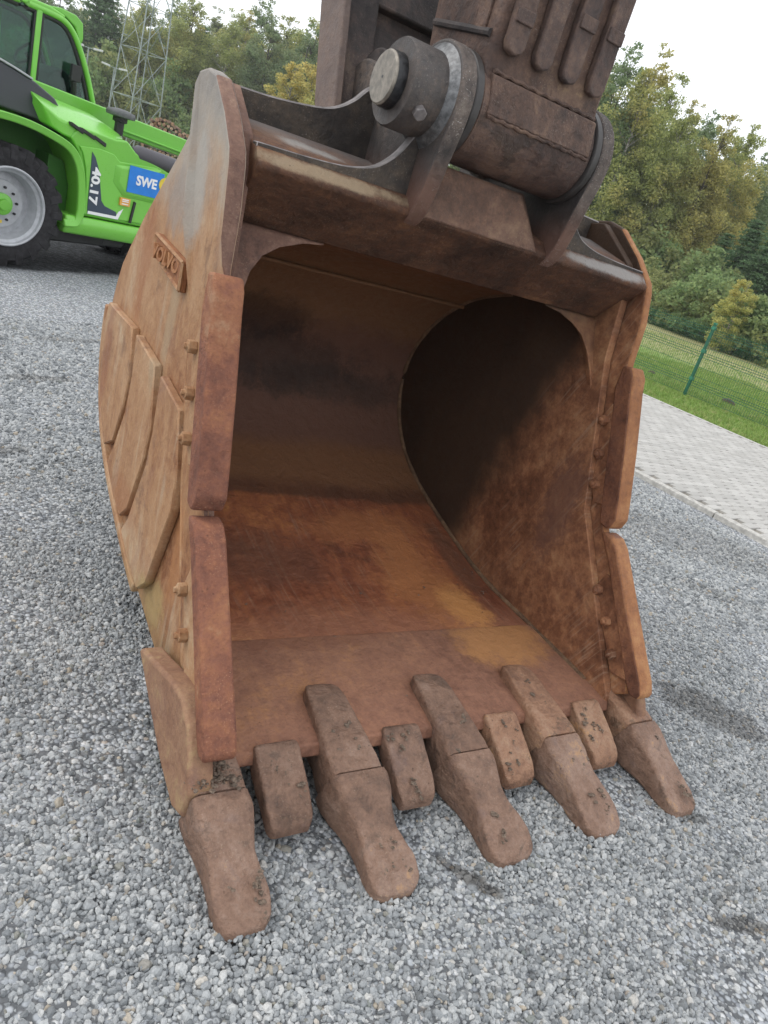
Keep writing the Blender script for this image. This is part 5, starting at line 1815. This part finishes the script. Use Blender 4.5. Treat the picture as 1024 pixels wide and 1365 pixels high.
for i in range(26):
    b_ = 2.5 + i * 1.12
    plant('bush', b_, 112 - 0.5 * b_ + (i % 3) * 3, 6.0 + (i % 4), "bushy young growth along the foot of the forest edge behind the yard", "bush", "young growth along the far forest edge", 300 + i, 0.9)
for i, (b, d, h) in enumerate([(20.2, 84, 9.5), (21.6, 80, 12.5), (22.9, 82, 13.5), (24.1, 78, 12.0), (25.4, 80, 12.5), (19.4, 92, 8.5), (26.8, 82, 12), (28.5, 84, 12)]):
    plant('gold', b, d, h, "young birch in golden autumn leaf before the far forest edge", "tree", "golden young birches before the far forest", 340 + i, 1.2)

# ------------------------------------------------------------------ lattice pylon, lamps and timber on the left
M_GALV = simple("galvanised_steel", (0.30, 0.345, 0.335), 0.5, 0.3, nscale=3, var=0.25)


def bearing_pos(b, d):
    a = math.radians(b)
    return CAM.x + d * math.sin(a), CAM.y + d * math.cos(a)


px, py = bearing_pos(12.3, 84)
pyl = thing("lattice_pylon", "tall grey lattice power pylon in front of the forest on the left", "pylon", (px, py, 0), math.radians(24))
HT = 42.0


def half(z):
    return 1.75 - 1.2 * min(1, z / 34.0)


legs = [(-1, -1), (1, -1), (1, 1), (-1, 1)]
for (a, c) in legs:
    m = MB()
    m.tube([(a * half(0), c * half(0), -0.2), (a * half(34), c * half(34), 34), (a * .4, c * .4, HT)], 0.065, 5)
    m.build("leg", M_GALV, pyl)
zs = [0.0, 4.6, 8.6, 12.2, 15.4, 18.4, 21.2, 24, 26.6, 29, 31.5, 34]
for k in range(4):
    (a0, c0), (a1, c1) = legs[k], legs[(k + 1) % 4]
    m = MB()
    for i in range(len(zs) - 1):
        z0, z1 = zs[i], zs[i + 1]
        h0, h1 = half(z0), half(z1)
        zm, hm = (z0 + z1) / 2, half((z0 + z1) / 2)
        A, B = (a0 * h0, c0 * h0, z0), (a1 * h0, c1 * h0, z0)
        D, E = (a0 * h1, c0 * h1, z1), (a1 * h1, c1 * h1, z1)
        m.tube([A, E], 0.032, 4)
        m.tube([B, D], 0.032, 4)
        m.tube([D, E], 0.03, 4)
        q = 0.5
        for S, T in ((A, E), (B, D)):
            mid = tuple(S[j] * .75 + T[j] * .25 for j in range(3))
            L_ = (S[0] * 1.0, S[1] * 1.0, 0)
            zz = mid[2]
            hh = half(zz)
            ll = (math.copysign(hh, S[0]), math.copysign(hh, S[1]), zz)
            m.tube([mid, ll], 0.02, 4)
    m.build("bracing", M_GALV, pyl)
for z, w_ in ((30, 5.0), (35, 6.5), (40, 4.0)):
    m = MB()
    hh = half(z)
    for c in (-1, 1):
        m.tube([(-w_, 0, z + .2), (0, c * hh, z), (w_, 0, z + .2)], 0.06, 4)
        m.tube([(-w_, 0, z + .2), (0, c * .4, z + 1.6), (w_, 0, z + .2)], 0.05, 4)
    m.build("crossarm", M_GALV, pyl)

M_LAMPHEAD = simple("lamp_housing", (0.62, 0.63, 0.63), 0.5)
for (b, d, h, lb) in ((9.15, 72, 6.6, "slim street lamp with pale head beside the loader's cab"), (10.75, 78, 6.2, "slim street lamp between the cab and the lattice pylon")):
    x, y = bearing_pos(b, d)
    L_ = thing("street_lamp", lb, "street lamp", (x, y, 0), math.radians(-b))
    m = MB()
    m.tube([(0, 0, 0), (0, 0, h)], [0.09, 0.05], 8)
    m.tube([(-0.5, 0, h), (0.5, 0, h)], 0.03, 6)
    m.build("pole", M_GALV, L_)
    for s in (-1, 1):
        m = MB()
        m.prism([(s * 0.35, h - .05), (s * 1.05, h + .02), (s * 1.05, h + .16), (s * 0.35, h + .1)], -0.16, 0.16, 'y')
        m.build("lamp_head", M_LAMPHEAD, L_, bevel=0.02)

M_LOG = [simple("log_end_%d" % k, c, 0.9, nscale=9, var=0.5, bump=0.4) for k, c in enumerate(((0.34, 0.20, 0.13), (0.44, 0.30, 0.21), (0.24, 0.15, 0.11)))]
lx, ly = bearing_pos(16.4, 60)
log_me = []
for k in range(3):
    m = MB()
    m.tube([(0, 0, 0), (0, 4.0, 0)], [0.125, 0.115], 9)
    log_me.append(m.mesh("log", M_LOG[k], smooth=50))
R = random.Random(9)
proto_log = None
count = 0
for row in range(11):
    z = 0.12 + row * 0.27
    nrow = 26 - (row // 3)
    for c in range(nrow):
        if count >= 299:
            break
        off = (c - nrow / 2) * 0.275 + R.uniform(-.03, .03)
        hh = z + 0.16 * math.sin(c * .5) * (row / 6)
        a = math.radians(16.4)
        x, y = lx + off * math.cos(a), ly - off * math.sin(a)
        if proto_log is None:
            o = proto_log = link("log", log_me[0])
        else:
            o = proto_log.copy()
            COL.objects.link(o)
            o.data = log_me[R.randrange(3)]
        o.location = (x + R.uniform(-.2, .2) * math.sin(a), y + R.uniform(-.2, .2), hh)
        o.scale = (R.uniform(.7, 1.1),) * 3
        o.rotation_euler = (0, R.uniform(0, 3), -a + R.uniform(-.05, .05))
        tag(o, "cut log lying in the big timber stack behind the yard", "log", "logs of the timber stack behind the yard")
        count += 1


# ------------------------------------------------------------------ a little autumn haze in the air
t = bpy.data.materials.new("air")
t.use_nodes = True
t.node_tree.nodes.clear()
ho = t.node_tree.nodes.new("ShaderNodeOutputMaterial")
hv = t.node_tree.nodes.new("ShaderNodeVolumePrincipled")
hv.inputs['Color'].default_value = (0.93, 0.95, 0.97, 1)
hv.inputs['Density'].default_value = 0.0006
t.node_tree.links.new(hv.outputs[0], ho.inputs['Volume'])
mb = MB()
mb.box(-520, 520, -320, 620, -1.3, 52)
tag(mb.build("haze", t, smooth=0), kind='stuff')
